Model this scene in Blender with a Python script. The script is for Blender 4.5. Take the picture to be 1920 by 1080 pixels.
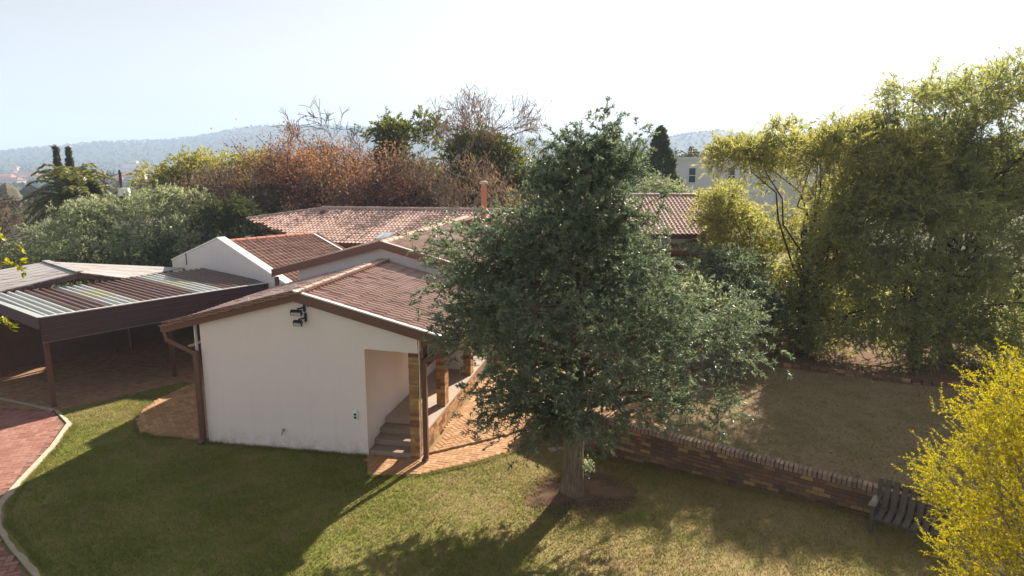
import bpy, math, random
import numpy as np
from mathutils import Matrix, Vector, Euler

# ------------------------------------------------------------------ scene, camera, sky, sun
for o in list(bpy.data.objects):
    bpy.data.objects.remove(o)
S = bpy.context.scene
COL = S.collection
R = math.radians

cam_d = bpy.data.cameras.new('camera')
cam = bpy.data.objects.new('camera', cam_d)
COL.objects.link(cam)
cam_d.sensor_width = 36.0
cam_d.lens = 24.0
cam_d.clip_start = 0.1
cam_d.clip_end = 20000
cam.location = (0, 0, 6.5)
cam.rotation_euler = (R(90 - 10.40), 0, 0)
S.camera = cam

SUN_AZ = R(61.0)      # direction towards the sun, measured from +x
SUN_EL = R(29.8)
world = bpy.data.worlds.new('World')
S.world = world
world.use_nodes = True
wn = world.node_tree
bg = wn.nodes['Background']
sky = wn.nodes.new('ShaderNodeTexSky')
sky.sky_type = 'NISHITA'
sky.sun_disc = False
sky.sun_elevation = SUN_EL
sky.sun_rotation = R(90) - SUN_AZ
sky.altitude = 1500
sky.air_density = 1.0
sky.dust_density = 3.0
sky.ozone_density = 1.0
bg.inputs['Strength'].default_value = 0.05
hs = wn.nodes.new('ShaderNodeHueSaturation')      # dusty dry-season sky: the same tint everywhere
hs.inputs['Saturation'].default_value = 0.18
wn.links.new(sky.outputs[0], hs.inputs['Color'])
wn.links.new(hs.outputs[0], bg.inputs[0])

sun_d = bpy.data.lights.new('sun', 'SUN')
sun_d.energy = 5.0
sun_d.angle = R(0.53)
sun_d.color = (1.0, 0.90, 0.77)
sun = bpy.data.objects.new('sun', sun_d)
COL.objects.link(sun)
to_sun = Vector((math.cos(SUN_AZ) * math.cos(SUN_EL), math.sin(SUN_AZ) * math.cos(SUN_EL), math.sin(SUN_EL)))
sun.rotation_euler = to_sun.to_track_quat('Z', 'Y').to_euler()
sun.location = to_sun * 60

S.render.engine = 'CYCLES'
S.view_settings.view_transform = 'Standard'
S.view_settings.look = 'None'
S.view_settings.exposure = 1.47
S.view_settings.gamma = 1.0
S.view_settings.use_curve_mapping = False
S.cycles.max_bounces = 14
S.cycles.diffuse_bounces = 8
S.cycles.transmission_bounces = 8
S.cycles.volume_bounces = 1

rng = np.random.default_rng(7)
random.seed(7)

# ------------------------------------------------------------------ material helpers
MATS = {}


class NT:
    """small wrapper that makes node graphs short to write"""
    def __init__(self, name):
        self.m = bpy.data.materials.new(name)
        self.m.use_nodes = True
        self.t = self.m.node_tree
        self.t.nodes.clear()
        self.out = self.n('ShaderNodeOutputMaterial')

    def n(self, kind, **kw):
        nd = self.t.nodes.new(kind)
        for k, v in kw.items():
            setattr(nd, k, v)
        return nd

    def l(self, a, b):
        self.t.links.new(a, b)

    def coord(self, kind='Object'):
        return self.n('ShaderNodeTexCoord').outputs[kind]

    def pos(self):
        return self.n('ShaderNodeNewGeometry').outputs['Position']

    def noise(self, vec, scale, detail=4, rough=0.55):
        nd = self.n('ShaderNodeTexNoise')
        nd.inputs['Scale'].default_value = scale
        nd.inputs['Detail'].default_value = detail
        nd.inputs['Roughness'].default_value = rough
        if vec is not None:
            self.l(vec, nd.inputs['Vector'])
        return nd.outputs['Fac']

    def ramp(self, fac, stops):
        nd = self.n('ShaderNodeValToRGB')
        e = nd.color_ramp.elements
        while len(e) < len(stops):
            e.new(0.5)
        for el, (p, c) in zip(e, stops):
            el.position = p
            el.color = (c[0], c[1], c[2], 1) if not isinstance(c, (int, float)) else (c, c, c, 1)
        self.l(fac, nd.inputs[0])
        return nd.outputs[0]

    def mix(self, fac, a, b, mode='MIX'):
        nd = self.n('ShaderNodeMix', data_type='RGBA', blend_type=mode)
        for i, v in ((0, fac), (6, a), (7, b)):
            if isinstance(v, (int, float)):
                nd.inputs[i].default_value = v
            elif isinstance(v, tuple):
                nd.inputs[i].default_value = (v[0], v[1], v[2], 1)
            else:
                self.l(v, nd.inputs[i])
        return nd.outputs[2]

    def math(self, op, a, b=None, clamp=False):
        nd = self.n('ShaderNodeMath', operation=op, use_clamp=clamp)
        for i, v in enumerate((a, b)):
            if v is None:
                continue
            if isinstance(v, (int, float)):
                nd.inputs[i].default_value = v
            else:
                self.l(v, nd.inputs[i])
        return nd.outputs[0]

    def rnd(self):
        """random value per object plus per face (joined pieces)"""
        a = self.n('ShaderNodeObjectInfo').outputs['Random']
        b = self.n('ShaderNodeAttribute', attribute_name='rnd').outputs['Fac']
        return self.math('FRACT', self.math('ADD', a, b))

    def bump(self, h, strength, dist=0.02):
        nd = self.n('ShaderNodeBump')
        nd.inputs['Strength'].default_value = strength
        nd.inputs['Distance'].default_value = dist
        self.l(h, nd.inputs['Height'])
        return nd.outputs[0]

    def principled(self, col, rough=0.7, spec=0.3, metal=0.0, normal=None):
        nd = self.n('ShaderNodeBsdfPrincipled')
        if isinstance(col, tuple):
            nd.inputs['Base Color'].default_value = (col[0], col[1], col[2], 1)
        else:
            self.l(col, nd.inputs['Base Color'])
        if isinstance(rough, (int, float)):
            nd.inputs['Roughness'].default_value = rough
        else:
            self.l(rough, nd.inputs['Roughness'])
        nd.inputs['Specular IOR Level'].default_value = spec
        nd.inputs['Metallic'].default_value = metal
        if normal is not None:
            self.l(normal, nd.inputs['Normal'])
        return nd

    def done(self, shader, key):
        self.l(shader, self.out.inputs['Surface'])
        MATS[key] = self.m
        return self.m


def mat_plain(key, col, rough=0.6, spec=0.3, metal=0.0, var=0.12, scale=6.0, bump=0.0, bscale=40):
    t = NT(key)
    p = t.coord()
    n = t.noise(p, scale, 5)
    c = t.mix(n, tuple(x * (1 - var) for x in col), tuple(min(1, x * (1 + var)) for x in col))
    nm = t.bump(t.noise(p, bscale, 4), bump, 0.01) if bump else None
    return t.done(t.principled(c, rough, spec, metal, nm).outputs[0], key)


def mat_pieces(key, stops, rough=0.8, spec=0.2, grain=30, bump=0.35, dirt=(0.1, 0.08, 0.06), dirt_amt=0.35):
    """bricks, tiles, pavers: colour per piece, fine grain and stains"""
    t = NT(key)
    p = t.pos()
    c = t.ramp(t.rnd(), stops)
    g = t.noise(p, grain, 5, 0.65)
    c = t.mix(t.math('MULTIPLY', g, 0.55), c, t.mix(1.0, c, (0.62, 0.58, 0.55), 'MULTIPLY'))
    d = t.noise(p, 1.3, 6, 0.6)
    d = t.ramp(d, [(0.45, 0.0), (0.75, 1.0)])
    c = t.mix(t.math('MULTIPLY', d, dirt_amt), c, dirt)
    nm = t.bump(g, bump, 0.006)
    return t.done(t.principled(c, rough, spec, 0, nm).outputs[0], key)


def mat_leaf(key, dark, mid, light, trans=0.35, rough=0.45, spec=0.35, tcol=None, clump=1.2):
    t = NT(key)
    r = t.n('ShaderNodeAttribute', attribute_name='rnd').outputs['Fac']
    n = t.noise(t.pos(), clump, 3)
    f = t.math('ADD', t.math('MULTIPLY', r, 0.6), t.math('MULTIPLY', n, 0.55))
    c = t.ramp(f, [(0.22, dark), (0.55, mid), (0.86, light)])
    pr = t.principled(c, rough, spec)
    tr = t.n('ShaderNodeBsdfTranslucent')
    tc = t.mix(1.0, c, tcol if tcol else (1.0, 1.0, 0.6), 'MULTIPLY')
    tc2 = t.n('ShaderNodeHueSaturation')
    tc2.inputs['Saturation'].default_value = 1.1
    tc2.inputs['Value'].default_value = 1.7
    t.l(tc, tc2.inputs['Color'])
    t.l(tc2.outputs[0], tr.inputs['Color'])
    mx = t.n('ShaderNodeMixShader')
    mx.inputs[0].default_value = trans
    t.l(pr.outputs[0], mx.inputs[1])
    t.l(tr.outputs[0], mx.inputs[2])
    return t.done(mx.outputs[0], key)


def lawn_colour(t):
    p = t.pos()
    sx = t.n('ShaderNodeSeparateXYZ')
    t.l(p, sx.inputs[0])
    big = t.noise(p, 0.55, 5, 0.6)
    med = t.noise(p, 2.6, 5, 0.65)
    fine = t.noise(p, 38, 3, 0.7)
    # the left lawn is watered and green, towards the right it is winter straw
    gx = t.n('ShaderNodeMapRange', clamp=True)
    gx.inputs['From Min'].default_value = -3.8
    gx.inputs['From Max'].default_value = 3.0
    t.l(sx.outputs[0], gx.inputs['Value'])
    gy = t.n('ShaderNodeMapRange', clamp=True)
    gy.inputs['From Min'].default_value = 12.5
    gy.inputs['From Max'].default_value = 17.0
    t.l(sx.outputs[1], gy.inputs['Value'])
    dry = t.math('ADD', t.math('MULTIPLY', gx.outputs[0], 0.62), t.math('MULTIPLY', gy.outputs[0], 0.20))
    dry = t.math('ADD', dry, t.math('MULTIPLY', t.math('SUBTRACT', big, 0.5), 1.5))
    dry = t.math('ADD', dry, t.math('MULTIPLY', t.math('SUBTRACT', med, 0.5), 1.9))
    dry = t.math('ADD', dry, 0.15, clamp=True)
    green = t.mix(fine, (0.100, 0.115, 0.026), (0.310, 0.320, 0.070))
    straw = t.mix(fine, (0.20, 0.140, 0.062), (0.50, 0.395, 0.195))
    return t.mix(dry, green, straw), fine, p, sx


# lawn / ground
t = NT('lawn')
lc, lf, lp, lsx = lawn_colour(t)
far = t.n('ShaderNodeVectorMath', operation='LENGTH')
t.l(lp, far.inputs[0])
fm = t.n('ShaderNodeMapRange', clamp=True)
fm.inputs['From Min'].default_value = 28
fm.inputs['From Max'].default_value = 60
t.l(far.outputs['Value'], fm.inputs['Value'])
veg = t.ramp(t.noise(lp, 0.012, 8, 0.7), [(0.36, (0.035, 0.045, 0.022)), (0.55, (0.055, 0.060, 0.034)), (0.72, (0.115, 0.095, 0.06))])
lc = t.mix(fm.outputs[0], lc, veg)
t.done(t.principled(lc, 0.95, 0.1, 0, t.bump(lf, 0.9, 0.03)).outputs[0], 'lawn')
t = NT('grass_blade')
lc, lf, lp, lsx = lawn_colour(t)
r = t.n('ShaderNodeAttribute', attribute_name='rnd').outputs['Fac']
lc = t.mix(1.0, lc, t.ramp(r, [(0.0, 0.75), (1.0, 1.35)]), 'MULTIPLY')
pr = t.principled(lc, 0.7, 0.15)
tr = t.n('ShaderNodeBsdfTranslucent')
t.l(lc, tr.inputs[0])
mx = t.n('ShaderNodeMixShader')
mx.inputs[0].default_value = 0.45
t.l(pr.outputs[0], mx.inputs[1])
t.l(tr.outputs[0], mx.inputs[2])
t.done(mx.outputs[0], 'grass_blade')

t = NT('dry_lawn')
p = t.pos()
n1, n2, n3 = t.noise(p, 1.1, 6, 0.65), t.noise(p, 7, 5, 0.7), t.noise(p, 45, 3, 0.7)
c = t.mix(n3, (0.18, 0.12, 0.068), (0.47, 0.35, 0.21))
c = t.mix(t.ramp(n1, [(0.46, 0.0), (0.62, 0.75)]), c, t.mix(n3, (0.11, 0.10, 0.040), (0.27, 0.235, 0.10)))
c = t.mix(t.ramp(n2, [(0.5, 0.0), (0.72, 0.7)]), c, (0.20, 0.115, 0.07))
t.done(t.principled(c, 0.95, 0.1, 0, t.bump(n3, 0.9, 0.03)).outputs[0], 'dry_lawn')
# rough plaster with faint damp and dust
t = NT('plaster')
p = t.coord()
n1 = t.noise(p, 1.1, 6, 0.6)
n2 = t.noise(p, 55, 5, 0.7)
c = t.mix(n1, (0.80, 0.675, 0.625), (0.86, 0.745, 0.70))
sep = t.n('ShaderNodeSeparateXYZ')
t.l(t.pos(), sep.inputs[0])
low = t.n('ShaderNodeMapRange', clamp=True)
low.inputs['From Min'].default_value = 0.45
low.inputs['From Max'].default_value = 0.0
t.l(sep.outputs[2], low.inputs['Value'])
splash = t.math('MULTIPLY', low.outputs[0], t.ramp(t.noise(p, 5, 6, 0.7), [(0.40, 0.0), (0.70, 0.75)]))
c = t.mix(splash, c, (0.36, 0.27, 0.21))
mpn = t.n('ShaderNodeMapping')
mpn.inputs['Scale'].default_value = (5.0, 5.0, 0.35)
t.l(p, mpn.inputs[0])
streak = t.ramp(t.noise(mpn.outputs[0], 1.4, 5, 0.6), [(0.55, 0.0), (0.8, 0.13)])
c = t.mix(streak, c, (0.50, 0.43, 0.38))
t.done(t.principled(c, 0.9, 0.2, 0, t.bump(n2, 0.55, 0.012)).outputs[0], 'plaster')
mat_plain('white_plaster', (0.78, 0.76, 0.73), 0.85, 0.2, var=0.06, bump=0.3)
mat_plain('grey_plaster', (0.66, 0.61, 0.60), 0.85, 0.2, var=0.08, bump=0.4, bscale=60)
mat_pieces('roof_tile', [(0.0, (0.47, 0.315, 0.26)), (0.4, (0.53, 0.365, 0.31)), (0.75, (0.57, 0.40, 0.345)), (1.0, (0.49, 0.32, 0.26))],
           0.7, 0.3, 45, 0.25, (0.24, 0.15, 0.12), 0.4)
mat_pieces('roof_tile_red', [(0.0, (0.36, 0.20, 0.15)), (0.5, (0.42, 0.25, 0.195)), (1.0, (0.47, 0.30, 0.24))],
           0.7, 0.3, 45, 0.25, (0.22, 0.12, 0.09), 0.4)
mat_pieces('roof_tile_pale', [(0.0, (0.43, 0.275, 0.225)), (0.5, (0.48, 0.315, 0.265)), (1.0, (0.52, 0.355, 0.30))],
           0.8, 0.2, 45, 0.2, (0.36, 0.23, 0.19), 0.15)
mat_pieces('ridge_tile', [(0.0, (0.46, 0.31, 0.235)), (1.0, (0.55, 0.40, 0.30))], 0.8, 0.2, 30, 0.2, (0.3, 0.2, 0.15), 0.3)
mat_plain('mortar_line', (0.55, 0.48, 0.40), 0.9)
mat_plain('fascia', (0.150, 0.070, 0.050), 0.45, 0.4, var=0.15, scale=2.5, bump=0.1)
mat_plain('brown_pipe', (0.135, 0.065, 0.045), 0.4, 0.45, var=0.15, scale=3)
mat_plain('carport_metal', (0.085, 0.042, 0.042), 0.5, 0.4, var=0.15, scale=3)
mat_plain('white_trim', (0.75, 0.72, 0.70), 0.5, 0.4, var=0.08)
mat_plain('timber_pale', (0.55, 0.48, 0.36), 0.7, 0.3, var=0.2)
mat_plain('soffit', (0.20, 0.11, 0.075), 0.7, 0.3)
mat_plain('steel', (0.30, 0.29, 0.28), 0.4, 0.5, 0.8)
mat_plain('black_metal', (0.018, 0.018, 0.018), 0.4, 0.5)
mat_plain('lamp_glass', (0.50, 0.50, 0.46), 0.15, 0.6)
mat_plain('socket_white', (0.80, 0.80, 0.78), 0.4, 0.5, var=0.03)
mat_plain('window_glass', (0.025, 0.03, 0.035), 0.08, 0.7, var=0.1)
mat_plain('skylight_glass', (0.55, 0.62, 0.68), 0.12, 0.6, var=0.05)
mat_plain('terracotta', (0.46, 0.19, 0.12), 0.75, 0.25, var=0.15, bump=0.2)
mat_plain('cement', (0.42, 0.345, 0.265), 0.92, 0.15, var=0.25, scale=9, bump=0.6, bscale=30)
mat_plain('step_concrete', (0.30, 0.225, 0.165), 0.85, 0.2, var=0.2, scale=7, bump=0.4)
mat_plain('porch_floor', (0.40, 0.31, 0.24), 0.7, 0.3, var=0.15, scale=4, bump=0.2)
mat_plain('paving_sand', (0.33, 0.20, 0.11), 0.95, 0.1, var=0.25, scale=12)
mat_plain('red_sand', (0.20, 0.115, 0.09), 0.95, 0.1, var=0.25, scale=12)
mat_plain('mortar', (0.24, 0.165, 0.105), 0.95, 0.1, var=0.25, scale=20)
mat_plain('mortar_dark', (0.105, 0.08, 0.06), 0.95, 0.1, var=0.25, scale=20)
mat_plain('soil', (0.185, 0.115, 0.075), 0.97, 0.05, var=0.45, scale=14, bump=0.9, bscale=50)
mat_plain('bench_wood', (0.115, 0.095, 0.08), 0.8, 0.25, var=0.35, scale=14, bump=0.4, bscale=60)
mat_plain('pole_wood', (0.10, 0.08, 0.06), 0.85, 0.2, var=0.3)
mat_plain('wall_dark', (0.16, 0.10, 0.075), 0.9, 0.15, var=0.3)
mat_plain('far_wall', (0.72, 0.66, 0.58), 0.9, 0.1)
mat_plain('far_roof', (0.36, 0.19, 0.13), 0.9, 0.1)
mat_pieces('face_brick', [(0.0, (0.30, 0.155, 0.065)), (0.35, (0.42, 0.235, 0.095)), (0.65, (0.50, 0.30, 0.13)), (0.85, (0.27, 0.12, 0.055)), (1.0, (0.18, 0.085, 0.05))],
           0.85, 0.2, 40, 0.5, (0.18, 0.10, 0.055), 0.35)
mat_pieces('wall_brick', [(0.0, (0.15, 0.085, 0.060)), (0.40, (0.215, 0.120, 0.078)), (0.70, (0.28, 0.155, 0.088)), (0.86, (0.44, 0.27, 0.125)), (1.0, (0.135, 0.092, 0.075))],
           0.85, 0.2, 40, 0.6, (0.13, 0.08, 0.06), 0.4)
mat_pieces('coping_brick', [(0.0, (0.30, 0.20, 0.16)), (0.5, (0.38, 0.25, 0.19)), (0.8, (0.46, 0.30, 0.21)), (1.0, (0.26, 0.18, 0.16))],
           0.85, 0.2, 40, 0.5, (0.12, 0.08, 0.07), 0.45)
mat_pieces('paver_orange', [(0.0, (0.42, 0.225, 0.105)), (0.4, (0.49, 0.28, 0.14)), (0.75, (0.55, 0.345, 0.19)), (1.0, (0.38, 0.19, 0.09))],
           0.85, 0.2, 40, 0.35, (0.36, 0.20, 0.11), 0.4)
mat_pieces('paver_brown', [(0.0, (0.30, 0.165, 0.095)), (0.5, (0.36, 0.205, 0.12)), (1.0, (0.41, 0.25, 0.15))],
           0.85, 0.2, 40, 0.35, (0.22, 0.13, 0.085), 0.4)
mat_pieces('paver_red', [(0.0, (0.31, 0.135, 0.105)), (0.5, (0.36, 0.175, 0.135)), (1.0, (0.41, 0.22, 0.175))],
           0.85, 0.2, 40, 0.35, (0.36, 0.20, 0.16), 0.4)


def mat_bark(key, a, b, sc=9):
    t = NT(key)
    p = t.coord()
    mp = t.n('ShaderNodeMapping')
    mp.inputs['Scale'].default_value = (1, 1, 0.16)
    t.l(p, mp.inputs[0])
    n = t.noise(mp.outputs[0], sc * 2.2, 6, 0.7)
    c = t.ramp(n, [(0.3, a), (0.7, b)])
    return t.done(t.principled(c, 0.92, 0.15, 0, t.bump(n, 1.0, 0.05)).outputs[0], key)


mat_bark('bark', (0.10, 0.07, 0.05), (0.32, 0.24, 0.165))
mat_bark('bark_grey', (0.10, 0.085, 0.07), (0.24, 0.20, 0.165))
mat_bark('twig_brown', (0.10, 0.07, 0.055), (0.20, 0.145, 0.115))
mat_bark('twig_pale', (0.20, 0.165, 0.135), (0.36, 0.30, 0.25))
mat_bark('bark_dark', (0.04, 0.03, 0.022), (0.11, 0.08, 0.055))

t = NT('metal_sheet')     # weathered white sheet with rust streaks
p = t.coord()
mp = t.n('ShaderNodeMapping')
mp.inputs['Scale'].default_value = (0.5, 4.0, 1)
t.l(p, mp.inputs[0])
n = t.noise(mp.outputs[0], 1.6, 6, 0.65)
c = t.ramp(n, [(0.0, (0.46, 0.44, 0.43)), (0.54, (0.38, 0.355, 0.34)), (0.64, (0.24, 0.11, 0.07))])
t.done(t.principled(c, 0.5, 0.4, 0.0).outputs[0], 'metal_sheet')
for key, ca, cb in (('sheet_brown', (0.095, 0.052, 0.042), (0.19, 0.11, 0.085)),
                    ('sheet_clear', (0.32, 0.335, 0.325), (0.46, 0.47, 0.45)),
                    ('sheet_yellow', (0.34, 0.32, 0.23), (0.48, 0.45, 0.33))):
    t = NT(key)
    n = t.noise(t.coord(), 1.4, 6, 0.65)
    c = t.mix(n, ca, cb)
    t.done(t.principled(c, 0.5, 0.4).outputs[0], key)

mat_leaf('leaf_main', (0.085, 0.108, 0.074), (0.155, 0.180, 0.122), (0.26, 0.275, 0.185), 0.32, 0.44, 0.36, (0.88, 1.0, 0.78), 0.9)
mat_leaf('leaf_feather', (0.18, 0.182, 0.092), (0.27, 0.262, 0.13), (0.38, 0.36, 0.175), 0.54, 0.5, 0.3, None, 0.6)
mat_leaf('leaf_feather_dark', (0.17, 0.18, 0.11), (0.25, 0.26, 0.15), (0.35, 0.355, 0.195), 0.56, 0.5, 0.3, None, 0.5)
mat_leaf('leaf_gold', (0.17, 0.18, 0.016), (0.37, 0.345, 0.024), (0.60, 0.50, 0.05), 0.5, 0.5, 0.25, (1.0, 0.95, 0.35), 1.6)
mat_leaf('leaf_silver', (0.14, 0.155, 0.11), (0.25, 0.27, 0.19), (0.42, 0.43, 0.32), 0.42, 0.45, 0.4, (0.95, 1.0, 0.7), 0.5)
mat_leaf('leaf_green', (0.060, 0.078, 0.024), (0.115, 0.132, 0.036), (0.20, 0.205, 0.06), 0.38, 0.5, 0.3, None, 0.35)
mat_leaf('leaf_dark', (0.040, 0.052, 0.028), (0.072, 0.086, 0.042), (0.125, 0.135, 0.06), 0.3, 0.5, 0.3, None, 0.35)
mat_leaf('leaf_yellowgreen', (0.19, 0.18, 0.06), (0.30, 0.28, 0.09), (0.42, 0.385, 0.14), 0.46, 0.5, 0.3, None, 0.3)
mat_leaf('leaf_autumn', (0.16, 0.115, 0.098), (0.25, 0.172, 0.138), (0.38, 0.215, 0.145), 0.34, 0.6, 0.2, (1.0, 0.8, 0.5), 0.5)
mat_leaf('leaf_brown', (0.11, 0.078, 0.058), (0.18, 0.135, 0.10), (0.26, 0.195, 0.135), 0.35, 0.7, 0.2, (1.0, 0.85, 0.6), 0.4)
mat_leaf('leaf_orange', (0.12, 0.10, 0.02), (0.26, 0.19, 0.03), (0.42, 0.26, 0.04), 0.4, 0.5, 0.3, None, 0.4)
mat_leaf('leaf_palm', (0.09, 0.10, 0.036), (0.17, 0.175, 0.066), (0.32, 0.31, 0.14), 0.40, 0.4, 0.4, None, 0.5)
mat_leaf('leaf_lime', (0.10, 0.11, 0.012), (0.22, 0.23, 0.02), (0.40, 0.34, 0.05), 0.5, 0.4, 0.35, None, 3.0)
mat_leaf('far_leaf', (0.030, 0.040, 0.024), (0.060, 0.068, 0.040), (0.115, 0.105, 0.066), 0.0, 0.9, 0.1, None, 0.01)

# ------------------------------------------------------------------ object helpers
def np_mesh(name, V, F, rnd=None, smooth=False):
    V = np.ascontiguousarray(V, dtype=np.float32).reshape(-1, 3)
    F = np.ascontiguousarray(F, dtype=np.int32)
    k = F.shape[1]
    me = bpy.data.meshes.new(name)
    me.vertices.add(len(V))
    me.vertices.foreach_set('co', V.ravel())
    me.loops.add(F.size)
    me.loops.foreach_set('vertex_index', F.ravel())
    me.polygons.add(len(F))
    me.polygons.foreach_set('loop_start', np.arange(0, F.size, k, dtype=np.int32))
    try:
        me.polygons.foreach_set('loop_total', np.full(len(F), k, dtype=np.int32))
    except Exception:
        pass
    me.polygons.foreach_set('use_smooth', np.full(len(F), bool(smooth)))
    if rnd is not None:
        at = me.attributes.new('rnd', 'FLOAT', 'FACE')
        at.data.foreach_set('value', np.ascontiguousarray(rnd, dtype=np.float32))
    me.update(calc_edges=True)
    me.validate()
    return me


def obj(name, me, mat=None, parent=None, loc=(0, 0, 0), rot=(0, 0, 0), scale=None):
    o = bpy.data.objects.new(name, me)
    COL.objects.link(o)
    if mat is not None and me is not None and len(me.materials) == 0:
        me.materials.append(MATS[mat])
    o.location = loc
    o.rotation_euler = rot
    if scale is not None:
        o.scale = scale
    if parent is not None:
        o.parent = parent
    return o


def thing(name, label, cat, loc=(0, 0, 0), rz=0.0, group=None):
    o = bpy.data.objects.new(name, None)
    o.empty_display_size = 0.3
    COL.objects.link(o)
    o.location = loc
    o.rotation_euler = (0, 0, rz)
    return tag(o, label, cat, group)


def tag(o, label=None, cat=None, group=None, kind=None):
    if label:
        o['label'] = label
    if cat:
        o['category'] = cat
    if group:
        o['group'] = group
    if kind:
        o['kind'] = kind
    return o


class MB:
    """collects polygons for ONE part"""
    def __init__(self):
        self.v, self.f = [], []

    def poly(self, pts):
        i = len(self.v)
        self.v += [tuple(p) for p in pts]
        self.f.append(list(range(i, i + len(pts))))
        return self

    def hexa(self, b, tp):
        """b, tp: 4 bottom and 4 top points, anticlockwise from above"""
        i = len(self.v)
        self.v += [tuple(p) for p in b] + [tuple(p) for p in tp]
        for q in ((3, 2, 1, 0), (4, 5, 6, 7), (0, 1, 5, 4), (1, 2, 6, 5), (2, 3, 7, 6), (3, 0, 4, 7)):
            self.f.append([i + k for k in q])
        return self

    def box(self, x0, x1, y0, y1, z0, z1):
        return self.hexa([(x0, y0, z0), (x1, y0, z0), (x1, y1, z0), (x0, y1, z0)],
                         [(x0, y0, z1), (x1, y0, z1), (x1, y1, z1), (x0, y1, z1)])

    def beam(self, p, q, w, h, up=(0, 0, 1)):
        p, q = Vector(p), Vector(q)
        d = (q - p).normalized()
        s = d.cross(Vector(up)).normalized() * (w / 2)
        u = s.cross(d).normalized() * (h / 2)
        return self.hexa([p - s - u, p + s - u, q + s - u, q - s - u], [p - s + u, p + s + u, q + s + u, q - s + u])

    def prism(self, poly, z0, z1):
        """vertical prism from a plan polygon (anticlockwise)"""
        n = len(poly)
        i = len(self.v)
        self.v += [(x, y, z0) for x, y in poly] + [(x, y, z1) for x, y in poly]
        self.f.append([i + k for k in range(n)][::-1])
        self.f.append([i + n + k for k in range(n)])
        for k in range(n):
            m = (k + 1) % n
            self.f.append([i + k, i + m, i + n + m, i + n + k])
        return self

    def extr_y(self, poly, y0, y1):
        """prism along y from an x,z outline"""
        n = len(poly)
        i = len(self.v)
        self.v += [(x, y0, z) for x, z in poly] + [(x, y1, z) for x, z in poly]
        self.f.append([i + k for k in range(n)])
        self.f.append([i + n + k for k in range(n)][::-1])
        for k in range(n):
            m = (k + 1) % n
            self.f.append([i + m, i + k, i + n + k, i + n + m])
        return self

    def extr_x(self, poly, x0, x1):
        n = len(poly)
        i = len(self.v)
        self.v += [(x0, y, z) for y, z in poly] + [(x1, y, z) for y, z in poly]
        self.f.append([i + k for k in range(n)][::-1])
        self.f.append([i + n + k for k in range(n)])
        for k in range(n):
            m = (k + 1) % n
            self.f.append([i + k, i + m, i + n + m, i + n + k])
        return self

    def tube(self, pts, r, n=8):
        pts = [Vector(p) for p in pts]
        rs = r if isinstance(r, (list, tuple)) else [r] * len(pts)
        rings = []
        for k, p in enumerate(pts):
            d = (pts[min(k + 1, len(pts) - 1)] - pts[max(k - 1, 0)]).normalized()
            a = d.cross(Vector((0.31, 0.17, 0.93))).normalized()
            b = d.cross(a)
            i = len(self.v)
            for j in range(n):
                an = 2 * math.pi * j / n
                self.v.append(tuple(p + (a * math.cos(an) + b * math.sin(an)) * rs[k]))
            rings.append(i)
        for k in range(len(rings) - 1):
            for j in range(n):
                m = (j + 1) % n
                self.f.append([rings[k] + j, rings[k] + m, rings[k + 1] + m, rings[k + 1] + j])
        self.f.append([rings[0] + j for j in range(n)][::-1])
        self.f.append([rings[-1] + j for j in range(n)])
        return self

    def build(self, name, mat, parent=None, loc=(0, 0, 0), rot=(0, 0, 0), smooth=False):
        me = bpy.data.meshes.new(name)
        me.from_pydata(self.v, [], self.f)
        me.update()
        import bmesh
        bm = bmesh.new()
        bm.from_mesh(me)
        bmesh.ops.recalc_face_normals(bm, faces=bm.faces)
        bm.to_mesh(me)
        bm.free()
        if smooth:
            for pgn in me.polygons:
                pgn.use_smooth = True
        return obj(name, me, mat, parent, loc, rot)


def in_poly(P, poly):
    P = np.atleast_2d(np.asarray(P, float))
    x, y = P[:, 0], P[:, 1]
    c = np.zeros(len(P), bool)
    n = len(poly)
    for i in range(n):
        x0, y0 = poly[i]
        x1, y1 = poly[(i + 1) % n]
        if y0 == y1:
            continue
        k = ((y0 > y) != (y1 > y)) & (x < (x1 - x0) * (y - y0) / (y1 - y0) + x0)
        c ^= k
    return c


BOXF = np.array([(3, 2, 1, 0), (4, 5, 6, 7), (0, 1, 5, 4), (1, 2, 6, 5), (2, 3, 7, 6), (3, 0, 4, 7)])


def box_mesh(name, a, b, c, mat, chamfer=0.004):
    """centred brick with a slightly narrowed top so that its edges catch light"""
    a, b, c = a / 2, b / 2, c / 2
    e = chamfer
    V = [(-a, -b, -c), (a, -b, -c), (a, b, -c), (-a, b, -c), (-a + e, -b + e, c), (a - e, -b + e, c), (a - e, b - e, c), (-a + e, b - e, c)]
    me = np_mesh(name, V, BOXF)
    me.materials.append(MATS[mat])
    return me


def joined_boxes(name, items, mat):
    """items: (x, y, z, rz, a, b, c) -> one mesh with one random value per box"""
    it = np.array(items, float)
    n = len(it)
    sg = np.array([(-1, -1, -1), (1, -1, -1), (1, 1, -1), (-1, 1, -1), (-1, -1, 1), (1, -1, 1), (1, 1, 1), (-1, 1, 1)], float) / 2
    L = sg[None] * it[:, None, 4:7]
    c, s = np.cos(it[:, 3])[:, None], np.sin(it[:, 3])[:, None]
    V = np.stack([L[..., 0] * c - L[..., 1] * s, L[..., 0] * s + L[..., 1] * c, L[..., 2]], -1) + it[:, None, :3]
    F = BOXF[None] + (np.arange(n) * 8)[:, None, None]
    me = np_mesh(name, V.reshape(-1, 3), F.reshape(-1, 4), np.repeat(rng.random(n), 6))
    me.materials.append(MATS[mat])
    return me


# ------------------------------------------------------------------ terrain
def smooth(e0, e1, x):
    u = np.clip((x - e0) / (e1 - e0), 0, 1)
    return u * u * (3 - 2 * u)


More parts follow.
